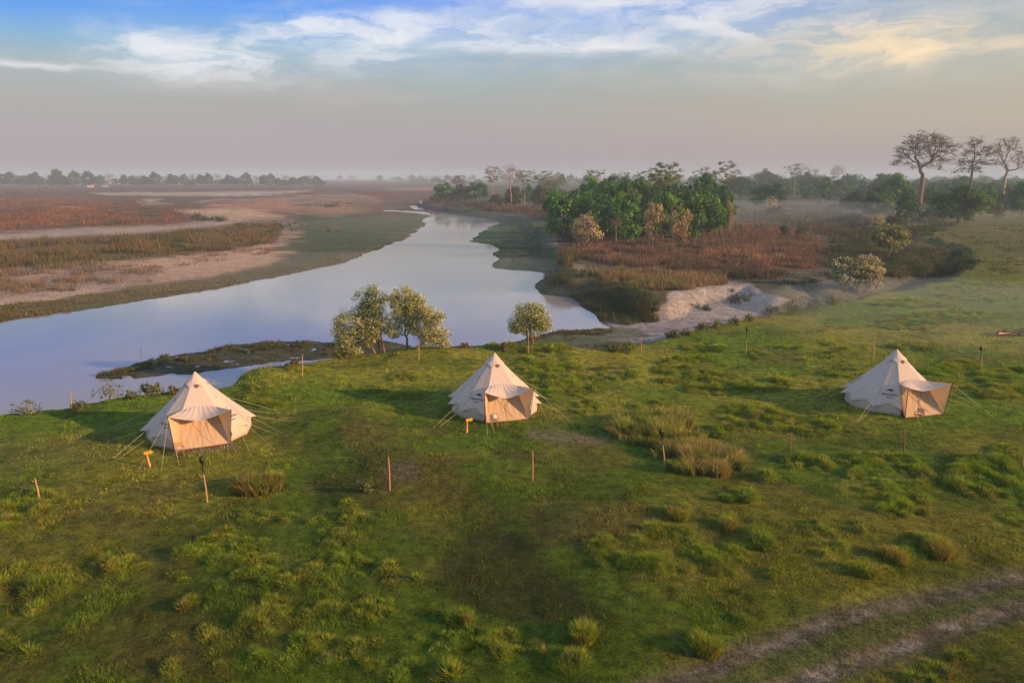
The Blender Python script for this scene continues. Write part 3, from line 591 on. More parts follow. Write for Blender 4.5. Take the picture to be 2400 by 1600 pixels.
def scrub(name, label, items, seed):
    """items: (outline, count, level, (h0,h1), clump radius, blades each, colours, noise cut)"""
    r = np.random.default_rng(seed); parts = []
    for (poly, n, z, hh, cr, per, cols, cut) in items:
        P, Z, Q = scatter_px(poly, n, z, r)
        R = np.hypot(P[:, 0], P[:, 1]); nz = fbm(np.arctan2(P[:, 0], P[:, 1]) * 34, np.log(R) * 34, 4, seed)
        nd = fbm(np.arctan2(P[:, 0], P[:, 1]) * 60 + 3, np.log(R) * 50, 3, seed + 9); ok = (nz > cut) & (Z > ZW + .06) & (sdf(poly, Q) + (nd - .62) * 42 + r.normal(0, 4, len(Q)) > -2); P, Z, nz, R = P[ok], Z[ok], nz[ok], R[ok]
        if not len(P): continue
        idx = np.repeat(np.arange(len(P)), per); m = len(idx); sc = np.clip(R / 120, .6, 4)[idx]
        a = r.uniform(0, 6.283, m); q = np.sqrt(r.uniform(0, 1, m)) * cr * sc ** .5
        X = P[idx, 0] + np.cos(a) * q; Y = P[idx, 1] + np.sin(a) * q; Zr = Z[idx]
        H = r.uniform(hh[0], hh[1], len(P))[idx] * r.uniform(.6, 1.15, m) * np.clip((nz[idx] - cut) * 6 + .5, .5, 1.2); lean = H * r.uniform(.05, .5, m)
        nc = fbm(np.arctan2(P[:, 0], P[:, 1]) * 45 + 9, np.log(R) * 60, 3, seed + 4); ci = ((nc - .3) / .4 * len(cols) + r.uniform(-.9, .9, len(P))).clip(0, len(cols) - 1).astype(int); C = np.array(cols, float)[ci][idx] * r.uniform(.65, 1.35, (m, 1)) * r.uniform(.8, 1.2, len(P))[idx][:, None]
        W = np.clip(R[idx] * .0009, .04, .5) * r.uniform(.7, 1.4, m)
        parts.append(blades(np.c_[X, Y, Zr], H, W, np.cos(a) * lean, np.sin(a) * lean, C, r, False))
    V, Fs, CC = merge_join(parts); tag(link(name, np_mesh(name, V, Fs, CC), M_GRASS), label, None, None, 'stuff'); return len(V)

# ---- meadow
tussock_stuff('grass_tussocks', TUS, 'green and tawny grass tussocks dotted over the meadow')
def turf():
    r = np.random.default_rng(9); n = 190000
    Q = np.c_[r.uniform(-60, 2460, n), 780 + 860 * r.uniform(0, 1, n) ** .8]
    P = unproj(Q, 0.); sa = sdf(plateau, P); td = pdist(track, P); dist = np.hypot(P[:, 0], P[:, 1])
    ok = (sa > .1) & ((td > 1.7) | (r.uniform(0, 1, n) < .25)) & (dist < 95)
    for (bx, by, rr) in TENTXY: ok &= np.hypot(P[:, 0] - bx, P[:, 1] - by) > 2.75
    P = P[ok]; n = len(P); Z = height(P[:, 0], P[:, 1], True); C0 = ground_colour(P[:, 0], P[:, 1], Z); dist = np.hypot(P[:, 0], P[:, 1])
    idx = np.repeat(np.arange(n), 2); m = len(idx)
    X = P[idx, 0] + r.normal(0, .05, m); Y = P[idx, 1] + r.normal(0, .05, m); patch = fbm(X * .8, Y * .8, 3, 77)
    H = (.03 + .09 * ss(patch, .42, .72)) * r.uniform(.5, 1.6, m) * np.clip(dist[idx] / 45, .9, 1.6); a = r.uniform(0, 6.283, m); lean = H * r.uniform(.2, 1.2, m)
    C = C0[idx] * (.55 + 1.5 * r.uniform(0, 1, (m, 1)) ** 1.5) * (.75 + .8 * ss(patch, .45, .7))[:, None]; y = r.uniform(0, 1, m); C = C + (c_(.30, .27, .08) - C) * ((y < .08) * .5)[:, None]
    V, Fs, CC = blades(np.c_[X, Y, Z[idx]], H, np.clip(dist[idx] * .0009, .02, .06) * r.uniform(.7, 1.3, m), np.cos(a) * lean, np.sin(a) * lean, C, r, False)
    tag(link('turf', np_mesh('turf', V, Fs, CC), M_GRASS), 'short grazed turf of the meadow', None, None, 'stuff')
TENTXY = [(-17.35, 39.1, 3), (-1.12, 44.1, 3), (24.0, 44.6, 3)]
turf()

# ---- scrub of the flood plain and of the far side
REDC = [(.095, .085, .05), (.13, .085, .06), (.16, .078, .055), (.21, .095, .06), (.25, .115, .06)]; OLC = [(.075, .085, .035), (.11, .11, .04), (.16, .13, .045), (.21, .14, .06)]; RD2 = [(.105, .10, .065), (.135, .105, .08), (.16, .105, .085), (.19, .115, .085), (.25, .15, .10)]
BRN = [(.22, .14, .08), (.17, .11, .07), (.25, .17, .10)]; DKG = [(.05, .065, .03), (.075, .085, .04), (.06, .07, .045)]; STR = [(.30, .22, .12), (.24, .17, .095), (.18, .13, .07), (.20, .20, .09)]
scrub('river_plain_scrub', 'low rust and olive scrub covering the far sandy river plain', [
    (K1((-200, 778), (600, 752), (1000, 725), (1500, 690), (1700, 655), (1930, 655), (1950, 700), (1880, 790), (1600, 840), (1300, 880), (900, 905), (500, 965), (-200, 1000)), 8500, -2.2, (.35, 1.2), .8, 5, OLC + [(.13, .085, .06)], .42),
    (K1((-200, 985), (500, 958), (900, 925), (1150, 965), (1050, 1060), (700, 1085), (300, 1160), (-200, 1200)), 1700, -2.6, (.4, 1.1), .6, 7, BRN + OLC, .47),
    (K1((900, 905), (1300, 880), (1900, 800), (2000, 830), (1700, 900), (1200, 960), (1000, 980)), 1300, -2.5, (.3, .8), .4, 4, BRN, .5),
    (K1((1700, 655), (1930, 640), (2352, 700), (2350, 720), (1900, 720)), 260, -2.5, (.6, 1.2), .5, 5, DKG + OLC, .45),
    (K1((-200, 478), (400, 474), (780, 500), (1000, 500), (1300, 560), (1300, 650), (600, 695), (-200, 715)), 9000, -2.2, (.35, 1.1), 1.2, 3, REDC, .43),
    (K1((1330, 600), (1500, 625), (1600, 632), (1500, 655), (1340, 640)), 150, -2.2, (1, 2), .8, 5, DKG, .3),
    (K1((-200, 400), (2352, 400), (2352, 440), (1900, 430), (600, 442), (700, 474), (-200, 478)), 4500, -2, (1, 2.6), 2.5, 3, [(.12, .085, .08), (.10, .09, .07)], .4),
    (K1((1900, 445), (2600, 435), (2700, 465), (2000, 460)), 600, -2, (1, 2.4), 2, 3, REDC, .4),
    (K1((2000, 520), (2352, 510), (2500, 540), (2352, 560), (2050, 545)), 350, -2, (.8, 1.6), 1.2, 4, DKG, .42),
    (K1((-200, 1250), (900, 1110), (1500, 1040), (2000, 950), (2352, 850), (2352, 925), (1500, 1100), (800, 1210), (0, 1335), (-200, 1360)), 7000, -2.9, (.12, .35), .4, 4, [(.13, .13, .045), (.10, .10, .05), (.16, .14, .06)], .38),
], 21)
scrub('red_brush', 'rust red brush and straw coloured grass in front of the dark grove', [
    (K2((1590, 830), (1700, 740), (2400, 740), (2400, 975), (2200, 985), (1900, 950), (1600, 900)), 4200, -1, (.4, 1.25), .7, 7, RD2, .38),
    (K3((-60, 860), (150, 790), (450, 780), (700, 830), (900, 890), (960, 1000), (980, 1110), (700, 1130), (450, 1120), (200, 1120), (-60, 1080)), 6400, -1, (.4, 1.25), .7, 7, RD2, .38),
    (K3((-60, 980), (600, 1000), (900, 1060), (880, 1130), (400, 1120), (-60, 1070)), 1500, -1, (.7, 1.6), .6, 7, [(.42, .24, .15), (.36, .20, .12)], .5),
    (K2((1700, 985), (2200, 975), (2450, 1040), (2420, 1120), (2100, 1120), (1800, 1050)), 1800, -1.2, (.5, 1.15), .6, 7, STR, .3),
    (K3((-100, 1150), (280, 1165), (300, 1230), (-100, 1260)), 700, -1.2, (.5, 1.1), .5, 7, STR, .3),
    (K2((1400, 1010), (1500, 960), (1700, 1000), (2000, 1060), (2150, 1160), (2180, 1300), (2000, 1360), (1800, 1340), (1600, 1230), (1430, 1120)), 3800, -2, (.25, .75), .5, 7, [(.055, .085, .035), (.08, .11, .045), (.09, .10, .045), (.12, .11, .05)], .36),
    (K2((1500, 860), (1600, 850), (1640, 900), (1560, 980), (1500, 960)), 300, -1.8, (.8, 1.6), .5, 7, OLC + DKG, .3),
    (K3((340, 690), (1100, 680), (1290, 800), (1260, 960), (1000, 900), (700, 810), (400, 780)), 3600, -1, (.7, 1.7), .9, 6, DKG + [(.12, .115, .065), (.14, .10, .07)], .34),
    (K3((-100, 1100), (300, 1110), (700, 1140), (650, 1200), (280, 1180), (-100, 1150)), 900, -1.2, (.7, 1.5), .5, 6, [(.11, .085, .065), (.09, .085, .05)], .33),
    (K3((1020, 900), (1300, 940), (1350, 1100), (1330, 1190), (1050, 1140), (960, 1050)), 1200, -1.5, (.4, 1.1), .6, 6, DKG, .36),
    (K3((1290, 930), (1700, 960), (2040, 1030), (2060, 1080), (1960, 1150), (1700, 1190), (1400, 1190), (1340, 1090)), 2200, -1., (.3, .9), .6, 6, DKG + [(.055, .085, .03)], .36),
    (K3((300, 1300), (480, 1300), (490, 1370), (300, 1370)), 100, -1.8, (.4, .9), .4, 6, DKG, .3),
    (K3((60, 1370), (190, 1380), (180, 1410), (70, 1400)), 60, -2, (.3, .7), .4, 6, DKG, .3),
    (K3((640, 1150), (1000, 1140), (1350, 1200), (1320, 1260), (950, 1330), (740, 1290)), 1100, -1.8, (.25, .8), .5, 6, DKG + [(.10, .10, .06)], .46),
    (K3((1500, 800), (2700, 770), (2700, 1150), (2100, 1150), (1900, 960), (1500, 900)), 2200, 0, (.15, .55), .5, 5, [(.11, .12, .045), (.14, .135, .055), (.09, .11, .04)], .50),
    (K3((1290, 800), (1700, 790), (1900, 800), (1700, 900), (1500, 900)), 900, -.5, (.5, 1.4), .6, 6, DKG + [(.10, .12, .05)], .36),
    (K2((560, 490), (830, 500), (1100, 530), (1400, 560), (1480, 620), (1400, 640), (1200, 590), (900, 560), (560, 520)), 2200, -1.4, (.8, 2.0), .8, 6, [(.16, .09, .06), (.10, .085, .06), (.07, .08, .05)], .34),
    (K2((1060, 560), (1380, 640), (1480, 820), (1430, 960), (1200, 960), (1060, 880), (1100, 700)), 2200, -2.8, (.1, .3), .5, 4, [(.06, .085, .04), (.08, .09, .05)], .4),
], 22)
scrub('marsh_reeds', 'dark reeds and dry stalks on the flooded spit of mud', [
    (K4((600, 520), (700, 505), (850, 455), (1000, 425), (1350, 362), (1500, 320), (1900, 290), (2352, 297), (2500, 330), (2352, 360), (1900, 350), (1500, 400), (1200, 470), (900, 540), (720, 550)), 6500, ZW, (.12, .42), .22, 6, [(.085, .105, .045), (.07, .09, .04), (.12, .12, .06)], .34),
    (K4((1200, 420), (1500, 395), (1900, 350), (2352, 330), (2352, 410), (2000, 430), (1700, 470), (1300, 515), (1150, 510)), 1500, ZW, (.08, .3), .2, 5, [(.13, .10, .06), (.17, .14, .09), (.10, .11, .05)], .42)], 23)
scrub('shore_grass', 'thin grass along the muddy inlet below the meadow', [
    (K2((1190, 1460), (1320, 1425), (1500, 1385), (1750, 1370), (1860, 1385), (1900, 1420), (1600, 1470)), 1800, ZW, (.12, .35), .25, 5, [(.10, .11, .05), (.13, .13, .06), (.08, .09, .045)], .4)], 24)
# ------------------------------------------------------------------ trees
def tube_set(segs, sides=5, flare=None):
    """segs: list of (p0, p1, r0, r1) -> V, [quads]"""
    V = []; Fq = []; o = 0
    ang = np.arange(sides) / sides * 2 * math.pi; ca, sa_ = np.cos(ang), np.sin(ang)
    for p0, p1, r0, r1 in segs:
        p0 = np.asarray(p0, float); p1 = np.asarray(p1, float); d = p1 - p0; l = np.linalg.norm(d)
        if l < 1e-6: continue
        d /= l; u = np.cross(d, (0, 0, 1) if abs(d[2]) < .9 else (1, 0, 0)); u /= np.linalg.norm(u); v = np.cross(d, u)
        ring = np.outer(ca, u) + np.outer(sa_, v)
        V.append(p0 - d * r0 * .2 + ring * r0); V.append(p1 + ring * r1)
        i = np.arange(sides); j = (i + 1) % sides; Fq.append(np.stack([i, j, j + sides, i + sides], 1) + o); o += 2 * sides
    return np.concatenate(V), np.concatenate(Fq)
def grow(att, start, r, base_r, dirn=(0, 0, 1), frac=.42, minr=.02, bend=.12, expo=.45):
    """branches that split towards the attractor points; returns segments and tips"""
    segs = []; N = len(att)
    rad = lambda n: max(minr, base_r * (n / N) ** expo)
    def limb(a, b, ra, rb, d0):
        L_ = np.linalg.norm(b - a); k = 3 if L_ > 12 * rb else 2; c1 = a + d0 * L_ * .45; prev = a
        for i in range(1, k + 1):
            t = i / k; p = (1 - t) ** 2 * a + 2 * t * (1 - t) * c1 + t * t * b
            if i < k: p = p + r.normal(0, bend * L_ * .2, 3)
            segs.append((prev, p, ra + (rb - ra) * (i - 1) / k, ra + (rb - ra) * t)); prev = p
    def rec(pts, a, d0, depth):
        n = len(pts)
        if n == 1: limb(a, pts[0], rad(1), minr * .5, d0); return
        cen = pts.mean(0); f = frac if depth else frac * .8
        node = a + (cen - a) * f + r.normal(0, .04 * np.linalg.norm(cen - a), 3)
        limb(a, node, rad(n), rad(n) * .88, d0); d = node - a; d /= np.linalg.norm(d) + 1e-9
        # split into 2 or 3 groups
        k = 3 if n > 8 and r.uniform() < .4 else 2
        seeds = pts[r.choice(n, min(k, n), replace=False)]
        for _ in range(3):
            lab = ((pts[:, None] - seeds[None]) ** 2).sum(-1).argmin(1)
            seeds = np.array([pts[lab == i].mean(0) if (lab == i).any() else seeds[i] for i in range(len(seeds))])
        if len(np.unique(lab)) < 2: lab = np.arange(n) % 2
        for i in np.unique(lab): rec(pts[lab == i], node, d, depth + 1)
    rec(att, np.asarray(start, float), np.asarray(dirn, float), 0); return segs
def cards(P, S, r, N=None, up=.5, asp=.6):
    """leaf quads (rhombs) at P with size S; normals biased upwards / along N"""
    n = len(P); nv = r.normal(0, 1, (n, 3)); nv /= np.linalg.norm(nv, axis=1)[:, None]
    nv = nv + np.array([0, 0, up]) + (N if N is not None else 0); nv /= np.linalg.norm(nv, axis=1)[:, None] + 1e-9
    t = r.normal(0, 1, (n, 3)); u = np.cross(nv, t); u /= np.linalg.norm(u, axis=1)[:, None] + 1e-9; v = np.cross(nv, u)
    S = np.broadcast_to(S, n)[:, None]
    V = np.stack([P - u * S * .5, P + v * S * asp * .5, P + u * S * .5, P - v * S * asp * .5], 1).reshape(-1, 3)
    return V, np.arange(n * 4).reshape(n, 4)
def crown(att, r, per, rc, size, cols, flat=.7, tipc=None, tipp=.0, cen=None, up=.5, drop_=0.):
    att = np.asarray(att); n = len(att); idx = np.repeat(np.arange(n), per); m = len(idx)
    d = r.normal(0, 1, (m, 3)); d /= np.linalg.norm(d, axis=1)[:, None]; rr = rc * r.uniform(.25, 1.05, m) ** .6 * r.uniform(.6, 1.3, n)[idx]
    off = d * rr[:, None] * np.array([1, 1, flat]); P = att[idx] + off + np.array([0, 0, -drop_])
    cen = att.mean(0) if cen is None else cen; outw = P - cen; outw /= np.linalg.norm(outw, axis=1)[:, None] + 1e-9
    V, Fq = cards(P, size * r.uniform(.6, 1.35, m), r, outw * .5 + d * .4, up)
    base = np.array(cols, float)[r.integers(0, len(cols), n)][idx] * r.uniform(.7, 1.3, (m, 1)) * r.uniform(.8, 1.2, n)[idx][:, None]
    if tipc is not None:
        t = (r.uniform(0, 1, m) < tipp * np.clip(rr / rc * .8 + off[:, 2] / rc * .4, 0, 1.3)); base = np.where(t[:, None], np.array(tipc) * r.uniform(.75, 1.2, (m, 1)), base)
    return V, Fq, np.repeat(base, 4, 0)

def ell_pts(n, r, rx, ry, rz, c, lo=.55, zmin=-.5):
    out = []
    while len(out) < n:
        d = r.normal(0, 1, 3); d /= np.linalg.norm(d)
        if d[2] < zmin: continue
        q = r.uniform(lo, 1); out.append((c[0] + d[0] * rx * q, c[1] + d[1] * ry * q, c[2] + d[2] * rz * q))
    return np.array(out)

PROTO = {}
def proto(key, kind, seed, cols=None, **k):
    """returns (trunk mesh, crown mesh or None) with unit height of about 1 * real size"""
    r = np.random.default_rng(seed)
    if kind == 'dense':          # broad evergreen, 10 m tall, 11 m wide
        w = k.get('w', 5.2); h = k.get('h', 10.); att = np.vstack([ell_pts(58, r, w, w * .9, h * .46, (0, 0, h * .50), .55, -.92), ell_pts(14, r, w * .5, w * .5, h * .3, (r.uniform(-2, 2), r.uniform(-2, 2), h * .72), .4)])
        att[:, 2] += (fbm(att[:, 0] * .4 + seed, att[:, 1] * .4, 2, seed) - .5) * 1.8
        segs = grow(att[::3], (0, 0, -.4), r, .28, minr=.05); V, Fq = tube_set(segs, 5); tm = np_mesh('trunk', V, [Fq], None, True)
        V, Fq, C = crown(att, r, 70, 1.35, .62, cols or [(.048, .155, .038), (.075, .21, .038), (.032, .11, .036), (.12, .26, .04)], .75); cm = np_mesh('crown', V, [Fq], C)
    elif kind == 'round':        # shrubby light tree, 6 m, with pale flowering tips
        att = ell_pts(60, r, k.get('w', 2.7), k.get('w', 2.7), 2.5, (0, 0, 3.1), .45, -.9)
        segs = grow(att[::2], (0, 0, -.3), r, .14, minr=.025); V, Fq = tube_set(segs, 4); tm = np_mesh('trunk', V, [Fq], None, True)
        V, Fq, C = crown(att, r, 75, .62, .24, cols or [(.10, .12, .06), (.14, .14, .08)], .9, k.get('tip', (.44, .38, .23)), k.get('tp', .6)); cm = np_mesh('crown', V, [Fq], C)
    elif kind == 'umbrella':     # tall bare stem, layered open crown, 18 m
        H = k.get('h', 18.); W = k.get('w', 5.); lay_ = []
        a = r.uniform(0, 6.283, 70); t_ = r.uniform(0, 1, 70) ** .8; q = np.sqrt(r.uniform(.05, 1, 70)) * W * (.35 + .75 * np.sin(np.pi * (.18 + .75 * (1 - t_)))); sk = 1 + .35 * np.sin(a * 2 + seed); lay_.append(np.c_[np.cos(a) * q * sk, np.sin(a) * q * sk, H * (.60 + .40 * t_) - q * q * .02])
        for _ in ():
            pass
        att = np.vstack(lay_); segs = [((0, 0, -.4), (.1, .1, H * .25), .24, .2), ((.1, .1, H * .25), (.0, .15, H * .48), .2, .17)] + grow(att, (0, .15, H * .48), r, .17, minr=.035, frac=.36)
        V, Fq = tube_set(segs, 5); tm = np_mesh('trunk', V, [Fq], None, True); per = k.get('per', 26)
        if per: V, Fq, C = crown(att, r, per, k.get('rc', 1.0), .40, cols or [(.12, .14, .05), (.09, .12, .05), (.15, .15, .06)], .42, up=.9); cm = np_mesh('crown', V, [Fq], C)
        else: cm = None
    elif kind == 'bare':         # leafless crown of fine twigs, 16 m
        H = k.get('h', 16.); W = k.get('w', 5.); att = ell_pts(150, r, W, W, H * .30, (0, 0, H * .70), .45, -.45)
        segs = [((0, 0, -.4), (.2, 0, H * .32), .32, .24)] + grow(att, (.2, 0, H * .32), r, .24, minr=.045, frac=.30, bend=.3)
        V, Fq = tube_set(segs, 4); tm = np_mesh('trunk', V, [Fq], None, True); cm = None
        V, Fq, C = crown(att, r, 12, .9, .22, cols or [(.16, .12, .08), (.13, .11, .07)], .4); cm = np_mesh('crown', V, [Fq], C)
    elif kind == 'thicket':      # small grey-green far bush
        att = ell_pts(26, r, 3.2, 3.2, 2.3, (0, 0, 2.2), .4, -.8); segs = grow(att[::3], (0, 0, -.3), r, .12, minr=.04); V, Fq = tube_set(segs, 4); tm = np_mesh('trunk', V, [Fq], None, True)
        V, Fq, C = crown(att, r, 55, 1.0, .42, cols or [(.08, .10, .045), (.10, .11, .06)], .8); cm = np_mesh('crown', V, [Fq], C)
    tm.materials.append(k.get('bark', M_BARK))
    if cm: cm.materials.append(M_LEAF)
    PROTO[key] = (tm, cm)
G2 = [(.085, .19, .028), (.12, .24, .03), (.05, .12, .028)]; OLV = [(.085, .10, .04), (.11, .115, .05), (.07, .085, .04)]
for i in range(4): proto('dense%d' % i, 'dense', 100 + i)
for i in range(2): proto('light%d' % i, 'dense', 110 + i, G2)
proto('olive0', 'dense', 120, OLV)
for i in range(2): proto('round%d' % i, 'round', 130 + i, [(.19, .19, .09), (.24, .22, .11), (.14, .15, .07)], tip=(.62, .52, .29), tp=.85)
for i in range(3): proto('umb%d' % i, 'umbrella', 140 + i, bark=M_BARKP)
proto('umbg', 'umbrella', 147, [(.10, .17, .04), (.13, .19, .045)], per=46, w=6, bark=M_BARKP)
proto('umbs', 'umbrella', 150, [(.13, .12, .07), (.11, .11, .06)], per=12)
for i in range(2): proto('bare%d' % i, 'bare', 160 + i, bark=M_BARKP)
for i in range(2): proto('thick%d' % i, 'thicket', 170 + i)
HT = dict(dense=10., light=10., olive=10., round=5.8, umb=18.5, umbg=18.5, umbs=18.5, bare=16.2, thick=4.8)
WD = dict(dense=12., light=12., olive=12., round=6., umb=11., umbg=13., umbs=11., bare=10.5, thick=8.)
def place_tree(key, bx, by, ty, wD, label, group=None, name='tree', z0=-1., cat='tree', crot=None, tint=None):
    """base at D-picture (bx,by), top at ty, crown width wD"""
    x, y, z = dropD(bx, by, z0); fam = key.rstrip('0123456789'); zc = y * CP - (z - CAMH) * SP
    py = ty * 1.0204; v = -(py - 800) / F
    # height from the top's line of sight above the base
    ztop = CAMH + y * (-SP + v * CP) / (CP + v * SP); h = max(ztop - z, .8); w = wD * 1.0204 / F * zc
    sz = h / HT[fam]; sxy = w / WD[fam]
    e = empty(name, (x, y, z - .05), random.uniform(0, 6.28) if crot is None else crot, (sxy, sxy, sz)); tag(e, label, cat, group)
    tm, cm = PROTO[key]; t = link('trunk', tm, None, e)
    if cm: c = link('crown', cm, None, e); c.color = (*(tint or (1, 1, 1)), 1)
    return e

# the dark grove across the inlet, back to front
GR = 'trees of the dark grove'
for a in [
 ('umbg', 1525, 530, 366, 92, 'tall yellow green tree with pale stem rising above the dark grove', 'tall_tree'),
 ('umb0', 1662, 500, 366, 62, 'tall open tree behind the right end of the dark grove', 'tall_tree'),
 ('umb1', 1612, 492, 380, 46, 'thin bare crowned tree left of the tall open tree behind the grove', 'tall_tree'),
 ('umb2', 1360, 505, 386, 62, 'flat crowned tree standing up behind the left of the grove', 'tall_tree'),
 ('umbs', 1430, 505, 390, 46, 'sparse flat crowned tree poking out above the middle of the grove', 'tall_tree'),
 ('umb0', 1478, 512, 388, 52, 'flat topped tree just left of the tall yellow green tree', 'tall_tree'),
 ('dense0', 1395, 505, 408, 120, 'broad dark green tree at the back left of the grove', 'broad_tree'),
 ('dense1', 1450, 512, 404, 110, 'dark rounded tree at the back middle of the grove', 'broad_tree'),
 ('dense2', 1515, 512, 400, 105, 'dark rounded tree behind the pale stemmed tall tree', 'broad_tree'),
 ('dense3', 1600, 515, 398, 110, 'high domed dark tree at the right of the grove', 'broad_tree'),
 ('dense0', 1652, 525, 428, 80, 'small dark tree at the grove right end', 'broad_tree'),
 ('dense2', 1345, 528, 414, 130, 'wide dark green tree in the grove above the inlet', 'broad_tree'),
 ('light0', 1420, 540, 418, 115, 'mid green tree in the centre of the grove', 'broad_tree'),
 ('dense3', 1302, 552, 436, 125, 'very dark tree at the left edge of the grove over the bank', 'broad_tree'),
 ('dense1', 1362, 556, 446, 115, 'dark tree behind the large pale flowering bush', 'broad_tree'),
 ('dense2', 1428, 556, 446, 110, 'dark tree between the pale bush and the narrow pale tree', 'broad_tree'),
 ('light1', 1460, 548, 482, 62, 'small bright green bushy tree at the front of the grove', 'broad_tree'),
 ('dense0', 1522, 552, 432, 110, 'dark tree behind the narrow pale tree', 'broad_tree'),
 ('dense3', 1578, 550, 432, 105, 'dark tree behind the tan flowering tree', 'broad_tree'),
 ('dense1', 1622, 546, 440, 90, 'dark green tree right of the tan flowering tree', 'broad_tree'),
 ('light1', 1648, 535, 458, 58, 'bright green tree at the front right corner of the grove', 'broad_tree'),
 ('light0', 1500, 520, 440, 50, 'light green tree just left of the pale stem', 'broad_tree'),
 ('round0', 1347, 573, 485, 96, 'large pale flowering bush at the left front of the grove', 'flowering_tree'),
 ('round1', 1498, 566, 457, 54, 'narrow pale flowering tree in front of the grove', 'flowering_tree'),
 ('round0', 1560, 566, 474, 62, 'tan flowering tree beside the pale stem', 'flowering_tree'),
 ('round1', 1670, 535, 455, 26, 'small pale flowering tree at the right tip of the grove', 'flowering_tree'),
 ('bare0', 1415, 560, 492, 34, 'thin leafless sapling behind the large pale bush', 'bare_tree'),
]: place_tree(a[0], a[1], a[2], a[3], a[4], a[5], GR, a[6], tint=(1.1, 1., .82) if 'tan' in a[5] or 'narrow' in a[5] else None)
# the left clump by the river bend
for a in [
 ('dense0', 1022, 462, 420, 66, 'dark round tree at the left end of the riverside clump', 'broad_tree'),
 ('olive0', 1060, 462, 424, 46, 'olive bush between two dark riverside trees', 'broad_tree'),
 ('dense1', 1092, 464, 417, 70, 'broad dark tree second from the left in the riverside clump', 'broad_tree'),
 ('umbs', 1060, 458, 400, 44, 'low spreading bare crown above the left riverside trees', 'tall_tree'),
 ('umb1', 1133, 470, 379, 52, 'tall forked tree with green flat crown at the river bend', 'tall_tree'),
 ('bare0', 1175, 478, 372, 58, 'tallest leafless tree at the river bend', 'bare_tree'),
 ('umb2', 1205, 474, 388, 60, 'grey green tall tree right of the leafless tree', 'tall_tree'),
 ('umb0', 1256, 476, 390, 58, 'flat crowned tall tree at the right of the riverside clump', 'tall_tree'),
 ('dense2', 1215, 466, 424, 44, 'dark tree low between the tall riverside trees', 'broad_tree'),
 ('olive0', 1178, 476, 430, 56, 'olive undergrowth tree below the leafless tree', 'broad_tree'),
 ('olive0', 1245, 480, 426, 60, 'pale olive tree before the gap to the grove', 'broad_tree'),
 ('thick0', 1140, 472, 440, 50, 'olive thicket below the tall forked tree', 'thicket'), ('thick1', 1045, 466, 444, 50, 'grey thicket at the foot of the left riverside trees', 'thicket'),
 ('thick0', 1000, 466, 446, 40, 'low thicket at the very tip of the wooded bank', 'thicket'), ('bare1', 1310, 500, 432, 44, 'mauve leafless tree in the gap left of the grove', 'bare_tree'),
 ('dense3', 1278, 500, 446, 50, 'small dark tree in the gap before the grove', 'broad_tree'),
]: place_tree(a[0], a[1], a[2], a[3], a[4], a[5], 'trees at the river bend', a[6])
# the wood on the right
for a in [
 ('dense1', 1762, 476, 420, 108, 'wide dark tree standing alone in the misty scrub', 'broad_tree'),
 ('dense2', 1775, 445, 402, 90, 'dark tree behind the wide lone tree', 'broad_tree'),
 ('umb1', 1823, 452, 373, 46, 'flat crowned tall tree in the distance, left of a bare one', 'tall_tree'),
 ('umbs', 1862, 450, 385, 46, 'bare flat crowned tall tree in the misty distance', 'tall_tree'), ('bare1', 1921, 440, 376, 38, 'leafless round crowned tree far off in the mist', 'bare_tree'),
 ('dense0', 1895, 462, 410, 44, 'small dark tree in the mist left of the big silk cotton tree', 'broad_tree'), ('dense3', 1850, 455, 422, 44, 'dark bush in the mist below the far tall trees', 'broad_tree'),
 ('olive0', 1958, 488, 440, 66, 'olive brown tree at the left of the dark woodland edge', 'broad_tree'),
 ('dense2', 2050, 492, 402, 116, 'large dark tree in front of the silk cotton trunk', 'broad_tree'), ('dense0', 2010, 498, 440, 90, 'dark tree at the left foot of the large dark tree', 'broad_tree'), ('light0', 2085, 505, 450, 70, 'green bushy tree right below the large dark tree', 'broad_tree'),
 ('light1', 2200, 512, 423, 140, 'sunlit broad green tree at the edge of the meadow', 'broad_tree'), ('dense1', 2160, 500, 440, 80, 'dark tree left behind the sunlit broad tree', 'broad_tree'),
 ('dense3', 2345, 492, 413, 84, 'dark tree cut by the right edge of the view', 'broad_tree'), ('dense0', 2265, 485, 425, 60, 'dark tree behind the sunlit broad tree', 'broad_tree'),
 ('thick0', 1780, 498, 466, 60, 'low grey bush in front of the wide lone tree', 'thicket'), ('thick1', 2120, 512, 480, 70, 'grey green thicket at the wood edge', 'thicket'),
 ('thick0', 2060, 520, 482, 60, 'thicket in front of the dark tree', 'thicket'), ('thick1', 2290, 500, 468, 60, 'grey thicket in the mist at the far right', 'thicket'),
 ('round1', 1800, 476, 450, 22, 'tiny pale bush lit among the dark scrub', 'flowering_tree'), ('round0', 1770, 490, 452, 34, 'pale topped bush before the wide lone tree', 'flowering_tree'), ('round1', 1886, 482, 456, 22, 'small tan bush in the open misty scrub', 'flowering_tree'),
 ('round0', 2012, 528, 490, 34, 'small pale flowering tree behind the round green one', 'flowering_tree'), ('thick1', 1800, 545, 512, 32, 'dark small bush in the red brush', 'thicket'), ('thick0', 1840, 545, 515, 34, 'brown bush at the right of the red brush', 'thicket'),
]: place_tree(a[0], a[1], a[2], a[3], a[4], a[5], 'trees of the right hand woodland', a[6])
